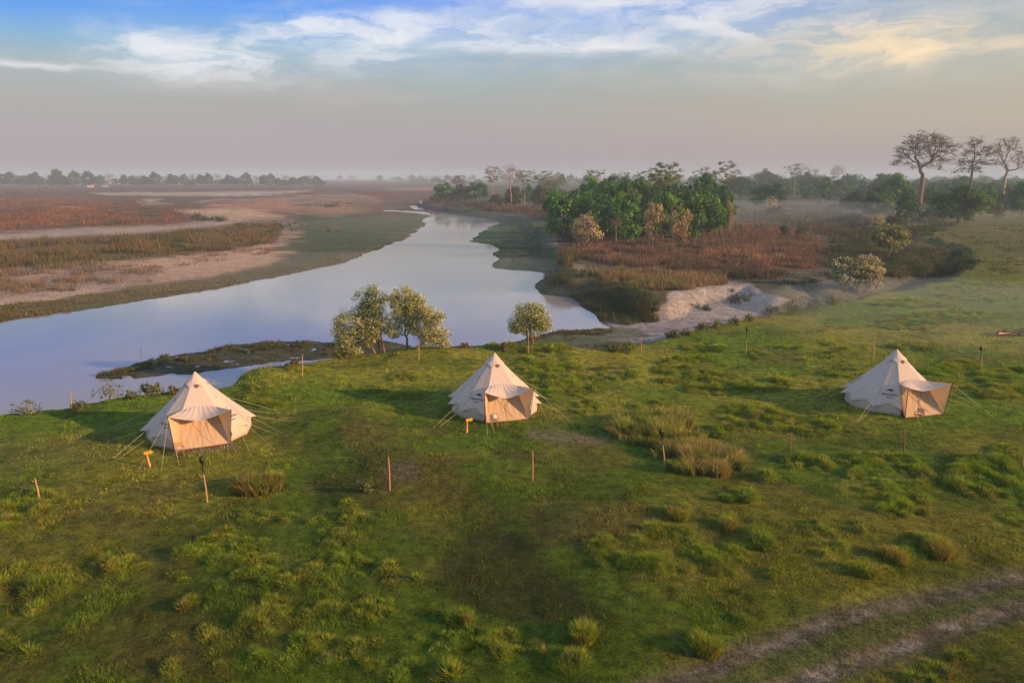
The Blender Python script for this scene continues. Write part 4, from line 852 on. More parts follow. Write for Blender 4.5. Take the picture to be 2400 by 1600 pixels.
# back rows: far trees that look alike
r_ = random.Random(3)
for i in range(115):
    bx = r_.uniform(1240, 2420); t = r_.random(); by = 413 + 38 * t ** 1.6 + (4 if bx > 1950 else 0); top = by - (9 + 24 * t * r_.uniform(.6, 1.1)) - r_.uniform(0, 5); top = max(top, 398 if bx < 2000 else 392)
    key = r_.choice(['dense0', 'dense1', 'dense2', 'dense3', 'olive0', 'thick0', 'umbs', 'light0']); w = r_.uniform(24, 50) * (.55 + .7 * t)
    if key == 'umbs': w *= .6; top -= 6
    place_tree(key, bx, by, top, w, 'hazy green tree in the far woodland behind the grove', 'far woodland trees', 'far_tree', z0=-1)
for i in range(48):
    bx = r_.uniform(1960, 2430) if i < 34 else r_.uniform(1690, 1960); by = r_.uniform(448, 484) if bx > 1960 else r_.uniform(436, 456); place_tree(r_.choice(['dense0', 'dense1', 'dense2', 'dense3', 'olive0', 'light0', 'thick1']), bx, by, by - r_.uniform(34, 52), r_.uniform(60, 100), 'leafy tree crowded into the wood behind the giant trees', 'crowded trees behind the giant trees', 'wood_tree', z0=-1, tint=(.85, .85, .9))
KW = dict(dense='rounded dark', umb='tall flat crowned', olive='broad olive', umbs='sparse flat crowned', thick='low bushy', bare='leafless', light='green', round='pale')
def LN(i, x, key):
    o = sorted(LTOP, key=lambda a: a[0]); k = [a[0] for a in o].index(x); nth = lambda n: '%d%s' % (n, 'th' if 10 < n % 100 < 14 else {1: 'st', 2: 'nd', 3: 'rd'}.get(n % 10, 'th'))
    w_ = KW[key.rstrip('0123456789')]
    if k <= 17: return '%s tree, %s from left in the hazy tree line across the plain' % (w_, nth(k + 1))
    return '%s tree, %s from right in the hazy tree line across the plain' % (w_, nth(len(o) - k))
LTOP = [(18, 396, 46), (55, 402, 34), (80, 396, 30), (92, 405, 26), (134, 390, 38), (150, 405, 30), (172, 392, 30), (190, 396, 28), (205, 394, 36), (232, 402, 22), (250, 397, 26), (286, 402, 22), (305, 403, 22), (316, 403, 24), (336, 404, 22), (358, 395, 30), (372, 404, 26),
        (398, 400, 28), (424, 399, 20), (442, 398, 22), (462, 401, 22), (480, 397, 22), (502, 398, 22), (528, 402, 26), (566, 396, 28), (590, 402, 24), (605, 403, 22), (622, 399, 26), (655, 401, 22), (672, 408, 22), (690, 409, 22), (705, 408, 24), (728, 405, 24), (120, 408, 20), (265, 410, 22), (545, 410, 20), (640, 410, 20)]
for i, (x, ty, w) in enumerate(LTOP):
    key = ['dense0', 'umb0', 'olive0', 'umb1', 'dense2', 'umbs', 'thick0', 'bare0'][(i * 5 + i // 3) % 8]
    if w > 32: key = ['olive0', 'dense1'][i % 2]
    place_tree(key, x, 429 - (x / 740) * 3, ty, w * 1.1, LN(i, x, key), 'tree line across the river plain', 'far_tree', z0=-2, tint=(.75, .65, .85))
for i in range(60):
    bx = r_.uniform(-20, 750); by = 424 + r_.random() * 3
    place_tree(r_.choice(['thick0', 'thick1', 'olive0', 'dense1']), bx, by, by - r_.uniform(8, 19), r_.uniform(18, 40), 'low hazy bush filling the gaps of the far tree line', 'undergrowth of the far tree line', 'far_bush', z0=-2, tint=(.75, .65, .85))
for i in range(100):
    bx = r_.uniform(-20, 1300); by = 409.5 + 7 * r_.random() ** 1.5
    place_tree(r_.choice(['dense0', 'olive0', 'thick0', 'dense3', 'umbs']), bx, by, by - r_.uniform(4, 9) - (by - 409) * .9, r_.uniform(12, 30), 'tiny blue tree on the horizon beyond the plain', 'horizon trees', 'horizon_tree', z0=-2)
UPL = ['hazy tree upstream, straight above the river bend', 'wide hazy tree upstream, left of the one above the bend', 'taller hazy tree upstream beside the riverside clump', 'flat hazy tree upstream among the left ones', 'broad hazy tree upstream touching the riverside clump', 'wide low hazy tree upstream between two taller ones',
       'leftmost small hazy tree of the upstream gap', 'hazy tree glimpsed behind the riverside clump', 'hazy tall tree seen in the gap before the grove', 'low hazy tree in the gap before the grove', 'hazy tree at the left shoulder of the grove']
for i, (bx, by, ty, w) in enumerate([(1000, 420, 408, 26), (975, 419, 409, 30), (1030, 424, 402, 26), (950, 419, 412, 30), (1050, 426, 404, 30), (1015, 422, 410, 30), (925, 418, 412, 22), (1100, 428, 408, 30), (1290, 430, 400, 24), (1270, 432, 408, 30), (1320, 430, 405, 26)]):
    place_tree(['olive0', 'thick1', 'umb1', 'thick0'][i % 4], bx, by, ty, w, UPL[i], 'misty upstream trees', 'far_tree', z0=-2)

# the great silk cotton trees: real limbs spreading into a wide flat crown
M_BARKM = mat_plain('brown_bark', (.19, .14, .10), .9, .1, .35, 1.2, .5)
def big_tree(bx, by, ty, wD, tiers, seed, label, per, tr, cx=0, lean=0, bark=None, colr=None, name='silk_cotton_tree', fork=.42):
    x, y, z = dropD(bx, by, -1.); zc = y * CP - (z - CAMH) * SP; m = 1.0204 / F * zc; v = -(ty * 1.0204 - 800) / F
    H = CAMH + y * (-SP + v * CP) / (CP + v * SP) - z; r = np.random.default_rng(seed); A = []
    for (fz, dx, w, n) in tiers:
        n = int(n * 1.6)      # height fraction, centre offset (px), half width (px), points
        a = r.uniform(0, 6.283, n); q = np.sqrt(r.uniform(.05, 1, n)); A.append(np.c_[(dx + np.cos(a) * q * w) * m, np.sin(a) * q * w * m * .8, H * fz + r.normal(0, H * .028, n) - (q ** 2) * w * m * .22])
    A = np.vstack(A); e = empty(name, (x, y, z - .1)); tag(e, label, 'tree', 'giant trees above the woodland')
    fk = np.array([lean * m * .5, 0, H * fork]); segs = [((0, 0, -.5), (lean * m * .2, 0, H * fork * .12), tr * 1.5, tr * 1.05), ((lean * m * .2, 0, H * fork * .12), (lean * m * .35, 0, H * fork * .6), tr * 1.05, tr * .95), ((lean * m * .35, 0, H * fork * .6), fk, tr * .95, tr * .9)]
    segs += grow(A, fk, r, tr * .85, minr=.10, frac=.34, bend=.30, expo=.5)
    V, Fq = tube_set(segs, 6); link('trunk', np_mesh('trunk', V, [Fq], None, True), bark or M_BARK, e)
    V, Fq, C = crown(A, r, per, 1.6, .34, colr or [(.10, .085, .045), (.075, .07, .04), (.13, .105, .055)], .32, up=.6); link('crown', np_mesh('crown', V, [Fq], C), M_LEAF, e)
big_tree(2110, 485, 306, 150, [(1., 2, 44, 40), (.95, 2, 58, 60), (.86, 12, 55, 50), (.76, 26, 42, 34), (.68, 30, 40, 26), (.74, -52, 24, 26), (.64, -56, 22, 18), (.82, -42, 28, 22), (.90, 20, 60, 50), (.60, 10, 44, 18)], 51, 'giant spreading silk cotton tree with thick trunk', 20, 1.0, bark=M_BARKM, fork=.44)
big_tree(2222, 478, 321, 90, [(1., 0, 14, 12), (.94, -4, 26, 22), (.84, 4, 34, 30), (.72, 2, 40, 36), (.6, -6, 36, 24), (.88, 40, 20, 14)], 52, 'second giant tree, greener and narrower, right of the silk cotton tree', 30, .6, colr=[(.10, .11, .055), (.12, .115, .06)], fork=.5)
big_tree(2298, 482, 318, 120, [(1., -4, 26, 26), (.92, -14, 38, 34), (.84, 10, 48, 36), (.74, 36, 32, 22), (.70, -22, 24, 16), (.64, 44, 22, 12)], 53, 'third giant tree with nearly bare forked limbs at the right edge', 13, .75, bark=M_BARKP, fork=.42)

# ------------------------------------------------------------------ the near trees along the bluff
def near_tree(label, trunks, clumps, seed, per=125, rc=.46, cols=None, tip=(.70, .68, .42), tp=.6, z0=0, size=.105, name='flowering_tree', tr=.11, group='pale flowering trees on the bluff', base=None):
    """trunks: D points of trunk feet; clumps: D ellipses (x, y, rx, ry, n, trunk index)"""
    x, y, z = dropD(*base, z0) if base else dropD(*trunks[0], z0); zc = y * CP - (z - CAMH) * SP; m = 1.0204 / F * zc; r = np.random.default_rng(seed)
    e = empty(name, (x, y, z - .05)); tag(e, label, 'tree', group)
    bx, by = base or trunks[0]; allA = []; segs = []
    for ti, (tx, ty) in enumerate(trunks):
        A = []
        for (cx, cy_, rx, ry, n, who) in clumps:
            if who != ti: continue
            p = ell_pts(n, r, rx * m, rx * m * .75, ry * m, ((cx - bx) * m, r.uniform(-.3, .3), (by - cy_) * m), .45, -.95); A.append(p)
        if not A: continue
        A = np.vstack(A); allA.append(A); s = np.array([(tx - bx) * m, (by - ty) * m * -1.2 * 0, -.15])
        segs += grow(A[r.choice(len(A), max(6, len(A) // 2), replace=False)], s, r, tr, minr=.018, frac=.36, bend=.35, expo=.5)
    A = np.vstack(allA); A[:, 2] = np.maximum(A[:, 2], .15)
    V, Fq = tube_set(segs, 6); link('trunk', np_mesh('trunk', V, [Fq], None, True), M_TRUNKN, e)
    V, Fq, C = crown(A, r, per, rc, size, cols or [(.20, .25, .06), (.25, .29, .07), (.14, .19, .05)], .85, tip, tp, up=.4); link('crown', np_mesh('crown', V, [Fq], C), M_LEAF, e)
M_TRUNKN = mat_plain('tan_bark', (.24, .165, .105), .85, .15, .35, 5, .5)
YG = [(.27, .31, .075), (.33, .34, .08), (.19, .24, .06)]
near_tree('flowering tree with dark green crown behind the left bluff tree', [(884, 810)], [(856, 688, 34, 32, 52, 0), (842, 712, 30, 22, 26, 0), (875, 735, 26, 34, 26, 0)], 61, cols=[(.10, .19, .07), (.14, .23, .07)], tp=.4)
near_tree('low leaning flowering tree at the left end of the bluff cluster', [(864, 812), (880, 811)], [(808, 738, 40, 28, 50, 0), (795, 772, 30, 28, 36, 0), (830, 775, 34, 28, 32, 0), (852, 750, 30, 40, 44, 1), (800, 803, 28, 12, 14, 0)], 62)
near_tree('tallest yellow flowering tree of the bluff cluster with a curved trunk', [(934, 803)], [(928, 690, 38, 32, 60, 0), (955, 705, 32, 34, 44, 0), (918, 728, 32, 32, 32, 0), (965, 740, 30, 32, 32, 0), (905, 758, 18, 24, 14, 0)], 63, cols=YG, tp=.6)
near_tree('low spreading flowering tree at the right end of the bluff cluster', [(950, 804)], [(990, 733, 28, 30, 36, 0), (1003, 765, 26, 28, 34, 0), (975, 778, 30, 20, 26, 0), (1020, 788, 12, 10, 7, 0)], 64, cols=YG, tp=.62)
near_tree('lone round flowering tree on the bluff right of the middle tent', [(1214, 800), (1219, 800)], [(1218, 713, 36, 23, 48, 0), (1242, 738, 24, 26, 30, 1), (1194, 743, 24, 24, 28, 0), (1220, 745, 28, 24, 20, 1)], 65, tp=.5)
near_tree('left of a pair of rounded cream topped trees by the gully', [(1946, 674)], [(1940, 620, 34, 28, 48, 0), (1935, 640, 28, 20, 26, 0)], 66, per=90, rc=.55, size=.22, cols=[(.13, .19, .06), (.15, .21, .065)], tip=(.72, .70, .44), tp=.8, tr=.13)
near_tree('right of a pair of rounded cream topped trees by the gully', [(1978, 674), (1972, 674)], [(1988, 612, 34, 32, 56, 0), (2000, 638, 26, 20, 26, 0), (1975, 632, 22, 22, 22, 1)], 67, per=90, rc=.55, size=.22, cols=[(.15, .20, .06), (.18, .22, .065)], tip=(.78, .70, .42), tp=.9, tr=.13)
near_tree('rounded yellow green tree behind the gully bushes', [(2040, 590)], [(2040, 545, 42, 32, 60, 0)], 68, per=70, rc=.85, size=.34, cols=[(.17, .22, .055), (.22, .25, .06), (.13, .17, .05)], tip=(.6, .56, .24), tp=.45, tr=.15, z0=-.5)

def bush(name, label, x, y, w, h, cols, seed, per=40, n=14, size=.12, tip=None, tp=0., z0=0, group=None, cat='bush', rc=None):
    X, Y, Z = dropD(x, y, z0); zc = Y * CP + (CAMH - Z) * SP; m = 1.0204 / F * zc; r = np.random.default_rng(seed); W, H = w * m / 2, h * m
    A = ell_pts(n, r, W * .85, W * .7, H * .55, (0, 0, H * .4), .3, -.6); e = empty(name, (X, Y, Z - .03)); tag(e, label, cat, group)
    segs = grow(A[: max(3, n // 2)], (0, 0, -.1), r, .03 + W * .02, minr=.012); V, Fq = tube_set(segs, 4); link('stem', np_mesh('stem', V, [Fq]), M_TRUNKN, e)
    V, Fq, C = crown(A, r, per, rc or max(.2, min(W, H) * .45), size, cols, .8, tip, tp); link('leaves', np_mesh('leaves', V, [Fq], C), M_LEAF, e)
B1 = [(.07, .11, .035), (.10, .13, .045), (.13, .12, .05)]; B2 = [(.15, .20, .035), (.21, .22, .04), (.11, .15, .03)]
k = 0
for (x, y, w, h, cols, lab) in [
 (1545, 776, 34, 24, B1, 'first dark leafy bush on the bluff edge, beside the reed tuft'), (1578, 770, 34, 18, B2, 'low bush second along the bluff edge hedge'), (1612, 762, 40, 26, B1, 'leafy bush with broad leaves on the bluff edge hedge'),
 (1650, 752, 36, 18, B2, 'low reddish bush midway along the bluff edge hedge'), (1685, 745, 34, 20, B1, 'small bush before the gap in the bluff edge hedge'), (1720, 738, 34, 16, B2, 'flat bush at the gap of the bluff edge hedge'),
 (1775, 730, 40, 32, B1, 'grey green bush left of the broad dark bush'), (1822, 722, 70, 36, [(.05, .08, .025), (.07, .10, .03)], 'broad dark leafy bush with pale buds above the gully'), (1868, 712, 46, 26, B1, 'greyish bush right of the broad dark bush'),
 (1915, 700, 40, 16, B2, 'low bush where the hedge fades into the gully'), (1905, 690, 60, 20, B1, 'dim bush in the mist below the cream topped trees'),
 (1412, 808, 34, 24, B2, 'rounded green bush at the bluff edge, left of a pair'), (1448, 808, 56, 32, B2, 'larger rounded green bush at the bluff edge beside a thin pole'), (1160, 806, 34, 20, [(.13, .09, .04), (.10, .08, .04)], 'brown bush beside the grey boulder'),
 (2108, 570, 70, 34, B1, 'grey bush right of the rounded yellow green tree'), (2160, 585, 50, 26, B1, 'small bush trailing right along the gully rim'), (2215, 612, 60, 26, [(.06, .12, .03), (.09, .15, .035)], 'green bush at the end of the gully rim'), (2060, 640, 80, 38, B1, 'dark rounded bush in the gully behind the cream topped pair'), (2120, 625, 70, 34, B1, 'dark wide bush deep in the gully, right of the rounded one'), (2175, 622, 60, 28, B1, 'dim bush on the gully slope below the rim'), (2085, 605, 70, 30, B1, 'shaded bush behind the dark gully bushes'), (2145, 602, 60, 26, B1, 'upper shaded bush near the gully rim'),
 (675, 850, 36, 28, [(.14, .14, .035), (.17, .12, .04)], 'tawny bush beside the pole on the grassy mound'), (790, 822, 60, 26, B2, 'low bush at the foot of the leaning trees'), (470, 903, 66, 22, B2, 'green scrub on the bank behind the left tent'), (355, 905, 36, 30, [(.15, .13, .035), (.12, .12, .03)], 'golden bush on the left bank'),
 (400, 905, 34, 22, [(.15, .13, .035), (.12, .12, .03)], 'tawny bush touching the left tent edge'), (1065, 800, 30, 12, [(.16, .10, .05)], 'reddish dry bush on the bluff right of the tree cluster')]:
    k += 1; bush('bush', lab, x, y, w, h, cols, 300 + k, 46 if w < 50 else 40, 12 if w < 50 else 20, .13 if y > 700 else .2, (.35, .33, .16), .12, group='bushes along the bluff')
for (x, y, w, h, lab) in [(64, 950, 78, 30, 'feathery grey green shrub at the far left of the bank'), (182, 945, 40, 34, 'small leafy shrub beside the leftmost bank pole'), (252, 918, 84, 50, 'tall loose leafy shrub on the left bank'), (338, 905, 34, 36, 'thin sprouting shrub with big leaves left of the tent'), (300, 915, 40, 20, 'low golden grassy shrub between two leafy ones'),
                       (1250, 808, 22, 10, 'small weed on the bluff beneath the lone tree'), (835, 1130, 36, 30, 'bright green weed beside the middle short pole')]:
    k += 1; bush('shrub', lab, x, y, w, h, [(.10, .14, .05), (.14, .17, .06), (.17, .17, .06)], 400 + k, 15, 16, .15, None, 0, group='loose shrubs', cat='shrub')

# tall grass thickets and single marked clumps of the meadow (things of their own)
def clump(name, label, x, y, w, h, cols, seed, n, hb, cat='grass clump', group=None, seg=True):
    X, Y, Z = dropD(x, y); dist = math.hypot(X, Y); r = np.random.default_rng(seed); zc = Y * CP + (CAMH - Z) * SP; m = 1.0204 / F * zc; W = w * m / 2; Dp = h * m / math.sin(math.atan2(CAMH, Y)) / 2
    a = r.uniform(0, 6.283, n); q = np.sqrt(r.uniform(0, 1, n)); px = np.cos(a) * q * W; py = np.sin(a) * q * Dp
    ns = fbm((px + X) * 1.1, (py + Y) * 1.1, 3, seed); ok = ns > .30 + .22 * q; px, py, q, ns = px[ok], py[ok], q[ok], ns[ok]; n = len(px); pz = height(px + X, py + Y) - Z
    H = hb * (.45 + 1.1 * ns) * r.uniform(.6, 1.2, n) * (1 - .35 * q ** 3); gx = np.gradient; a2 = r.uniform(0, 6.283, n); ln = H * r.uniform(.15, .6, n)
    lx_ = np.cos(a2) * ln + px / (W + .1) * H * .35; ly_ = np.sin(a2) * ln + py / (Dp + .1) * H * .35
    ci = (fbm((px + X) * .8 + 7, (py + Y) * .8, 2, seed + 3) * len(cols) * 1.6 - len(cols) * .3 + r.uniform(-.6, .6, n)).clip(0, len(cols) - 1).astype(int)
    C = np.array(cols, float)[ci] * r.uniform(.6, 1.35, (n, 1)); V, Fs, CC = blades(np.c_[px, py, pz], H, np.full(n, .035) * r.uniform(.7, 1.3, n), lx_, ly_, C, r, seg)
    o = link(name, np_mesh(name, V, Fs, CC), M_GRASS); o.location = (X, Y, Z); tag(o, label, cat, group)
TG = [(.17, .26, .035), (.30, .34, .06), (.38, .34, .10), (.15, .22, .035), (.30, .24, .09), (.24, .30, .05)]
clump('grass_thicket', 'tall tawny grass thicket between the middle and right tents', 1505, 985, 240, 84, TG, 71, 12000, .75, group='tall grass thickets')
clump('grass_thicket', 'reddish tall grass thicket around the lamp pole', 1605, 1062, 205, 76, [(.19, .27, .045), (.30, .31, .08), (.38, .28, .11), (.17, .25, .04), (.26, .22, .08), (.22, .29, .05)], 72, 9000, .7, group='tall grass thickets')
clump('grass_thicket', 'dark mixed weed clump right of the left lamp pole', 592, 1120, 112, 46, [(.18, .26, .035), (.24, .19, .06), (.10, .15, .03), (.32, .35, .04)], 73, 4200, .6, group='tall grass thickets')
for i, (x, y, w, h, lab) in enumerate([(1660, 988, 46, 18, 'bright round grass clump right of the tawny thicket'), (1555, 1188, 48, 24, 'dark round grass clump standing alone above the ring of tussocks'), (1745, 1250, 52, 32, 'pointed yellow grass clump alone right of the tussock ring'),
        (1655, 1210, 60, 26, 'wide low grass clump left of the pointed yellow one'), (1672, 1148, 48, 26, 'left one of two touching golden tipped grass clumps below the reddish thicket'), (1712, 1146, 50, 28, 'right one of two touching golden tipped grass clumps below the reddish thicket'), (1342, 1470, 46, 30, 'dark tall grass clump near the bottom right of centre'), (1250, 1508, 62, 32, 'broad mound of grass near the bottom centre'),
        (1622, 1498, 60, 26, 'bright green grass mound just above the track'), (2145, 1265, 70, 40, 'grey green bushy grass clump near the right edge'), (2045, 1290, 66, 32, 'domed grass clump with a brown side left of the bushy one'), (1985, 1318, 70, 24, 'orange tipped flat grass clump'), (1062, 1434, 44, 20, 'small bright clump alone in the dark hollow'),
        (426, 1398, 34, 18, 'small round grass clump alone in the lower left meadow'), (475, 1470, 22, 16, 'tiny tawny grass clump below the small round one'), (285, 1305, 80, 28, 'golden and green grass clump in the left meadow')]):
    clump('grass_clump', lab, x, y, w, h, [(.16, .26, .03), (.28, .32, .035), (.32, .25, .06), (.10, .16, .025)], 500 + i, int(34 * w), .42 if w > 40 else .3, group='separate grass clumps')
clump('reed_tuft', 'upright dark reed tuft on the bluff edge', 1544, 768, 22, 8, [(.06, .09, .04)], 74, 260, 1.3, cat='reeds')
clump('reed_tuft', 'small dark reed tuft left of the green bushes', 1368, 806, 18, 6, [(.05, .07, .035)], 75, 200, .8, cat='reeds')
MISTS = [
 (1150, 520, -2, 70, 60, 4, .0012, 'low mist drifting over the river bend'), (700, 640, -2.5, 60, 35, 3, .0030, 'thin mist over the broad river'),
 (1820, 500, -.5, 90, 60, 6, .0024, 'blue mist lying in the scrub before the far wood'), (1740, 700, -2, 11, 8, 1.8, .005, 'mist pooled in the sandy gully'),
 (2290, 735, 0, 26, 22, 3.2, .007, 'mist over the right of the meadow'), (250, 425, -2, 300, 120, 9, .0010, 'blue mist under the far tree line'),
]
# ------------------------------------------------------------------ bell tents
def mat_canvas(name, c, trans=.28, mud=False):
    m, b = mat_new(name); tc = b.n('ShaderNodeTexCoord'); g = b.n('ShaderNodeNewGeometry')
    n1 = b.noise(tc.outputs['Object'], 1.6, 4, .6).outputs['Fac']; mp = b.n('ShaderNodeMapping'); b.nt.links.new(tc.outputs['Object'], mp.inputs[0]); mp.inputs['Scale'].default_value = (6, 6, .8)
    n2 = b.noise(mp.outputs[0], 1.2, 3, .6, .6).outputs['Fac']
    k = b.m('ADD', .86, b.m('ADD', b.m('MULTIPLY', n1, .16), b.m('MULTIPLY', n2, .10))); cc = b.mix(1, c, b.comb(k, k, k), 'MULTIPLY')
    if mud:
        s = b.n('ShaderNodeSeparateXYZ'); b.nt.links.new(tc.outputs['Object'], s.inputs[0]); f = b.m('MULTIPLY', b.sstep(b.m('ADD', s.outputs[2], b.m('MULTIPLY', n1, .12)), .22, .06), .55); cc = b.mix(f, cc, (.30, .20, .14))
    bp = b.n('ShaderNodeBump'); bp.inputs['Strength'].default_value = .5; bp.inputs['Distance'].default_value = .05; b.put(bp.inputs['Height'], n2)
    p = principled(b, cc, .85, .15, bp.outputs[0]); t = b.n('ShaderNodeBsdfTranslucent'); b.put(t.inputs[0], b.mix(1, cc, (1, .88, .68), 'MULTIPLY'))
    x = b.n('ShaderNodeMixShader'); x.inputs[0].default_value = trans; b.nt.links.new(p, x.inputs[1]); b.nt.links.new(t.outputs[0], x.inputs[2]); return finish(m, b, x.outputs[0])
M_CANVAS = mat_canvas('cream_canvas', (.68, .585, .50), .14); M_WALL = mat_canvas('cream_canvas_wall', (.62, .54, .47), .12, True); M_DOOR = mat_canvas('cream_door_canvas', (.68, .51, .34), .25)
M_SEAM = mat_plain('seam_tape', (.40, .33, .26), .8, .2, .15); M_PRINT = mat_plain('dark_print', (.02, .025, .05), .7, .2, .1); M_ROPE = mat_plain('guy_rope', (.52, .50, .28), .7, .2, .2)
M_POLE = mat_plain('dark_pole', (.05, .045, .035), .5, .4, .2); M_NET = mat_plain('vent_mesh', (.16, .12, .10), .9, .1, .1)
W30 = math.pi / 6; NSEG = 12; RE, ZE, RWALL, ZA = 3.0, .50, 2.70, 3.5; PH = 0.; SAG = .5
def roof_pt(t, th, ripple=0.):
    th0_ = (th + math.pi) % (2 * math.pi) - math.pi
    if abs(th0_) < W30 - 1e-4 and t < .60:            # the front pair is one flat face
        R = RE * math.cos(W30) / math.cos(th0_); r = (.02 + (R - .02) * t); z = ZA - (ZA - ZE) * t ** .94 - .05 * math.sin(math.pi * t); return (r * math.sin(th0_), -r * math.cos(th0_), z)
    """t 0 apex .. 1 eave, th angle measured from -Y, counter-clockwise"""
    w = 2 * math.pi / NSEG; k = math.floor(th / w); d = (th / w - k) * 2 - 1; s = 1 - d * d        # 0 on a seam, 1 mid panel
    R = RE * math.cos(w / 2) / math.cos(d * w / 2); r = (.02 + (R - .02) * t); z = ZA - (ZA - ZE) * t ** .94
    r *= 1 - .010 * s * math.sin(math.pi * min(t, 1)) ; z -= .05 * math.sin(math.pi * t) * (1 if t < 1 else 0)
    f = max(0., (t - .72) / .28) ** 2; r -= .30 * s * f; z += .15 * s * f
    r += ripple * math.sin(th * 31 + t * 5 + PH * 2) * .012 * t
    return (r * math.sin(th), -r * math.cos(th), z)
def grid_mesh(name, fn, nu, nv, flip=False):
    V = [fn(i / nu, j / nv) for j in range(nv + 1) for i in range(nu + 1)]; Fq = []
    for j in range(nv):
        for i in range(nu):
            a = j * (nu + 1) + i; q = (a, a + 1, a + nu + 2, a + nu + 1); Fq.append(q[::-1] if flip else q)
    return V, np.array(Fq)
def rod(name, a, b, r0, r1, mat, parent, sides=6):
    V, Fq = tube_set([(a, b, r0, r1)], sides); V = np.vstack([V, [a], [b]]); n = sides; caps = [(i, (i + 1) % n, 2 * n) for i in range(n)][::-1]; caps2 = [(n + i, 2 * n + 1, n + (i + 1) % n) for i in range(n)]
    return link(name, np_mesh(name, V, [Fq, np.array(caps + caps2)], None, True), mat, parent)
W30 = 2 * math.pi / NSEG
TA = .53
PT = {s: Vector((s * 1.50, -2.86, 1.95)) for s in (-1, 1)}; PB = {s: Vector((s * 1.32, -2.66, 0.0)) for s in (-1, 1)}
def att_pt(u):              # attach line across the two front panels, u -1..1
    p = roof_pt(TA - .035 * (1 - u * u), u * W30 if u else 0); return Vector(p) + Vector((0, -.012, .012))
SC = [seed for seed in range(3)]
def awning_pt(u, v):         # u -1..1 across, v 0 attach .. 1 front edge
    a = att_pt(u); s = abs(u); f = PT[-1].lerp(PT[1], (u + 1) / 2); sag = SAG * (1 - s ** 1.35); f = f + Vector((0, .30 * (1 - s ** 1.5), -sag))
    p = a.lerp(f, v); p.z -= .10 * math.sin(math.pi * v) * (1 - .3 * s) ; p.z += .012 * math.sin(u * (24 + PH) + v * 3 + PH) * (1 - v) * 1.4
    return p
def door_pt(u, v):
    a = att_pt(u) + Vector((0, -.01, -.02)); b = PB[-1].lerp(PB[1], (u + 1) / 2) + Vector((0, .03 - .05 * (1 - u * u), .015)); p = a.lerp(b, v)
    p.y += .05 * math.sin(math.pi * v) * (1 - u * u) + .010 * math.sin(u * 17 + v * 9 + PH) * math.sin(math.pi * v) + .008 * math.sin(u * (31 - PH) - v * 12); return p
def gusset_pt(s, u, v):      # triangle attach corner / pole top / pole base, folded softly
    a = att_pt(s * 1.) + Vector((0, 0, -.01)); b = PT[s]; c = PB[s] + Vector((s * .02, 0, .02)); p = a.lerp(b, v); p = p.lerp(c, u)
    n = Vector((s, -.3, 0)); return p + n * (-.07 * math.sin(math.pi * u) * math.sin(math.pi * min(v, .98)) + .012 * math.sin(u * 20 + v * 8) * (1 - v))
MESH = {}
def part_mesh(key, V, faces, mat, smooth=True):
    me = np_mesh(key.split('#')[0], [tuple(v) for v in V], faces, None, smooth); me.materials.append(mat); MESH[key] = me; return me
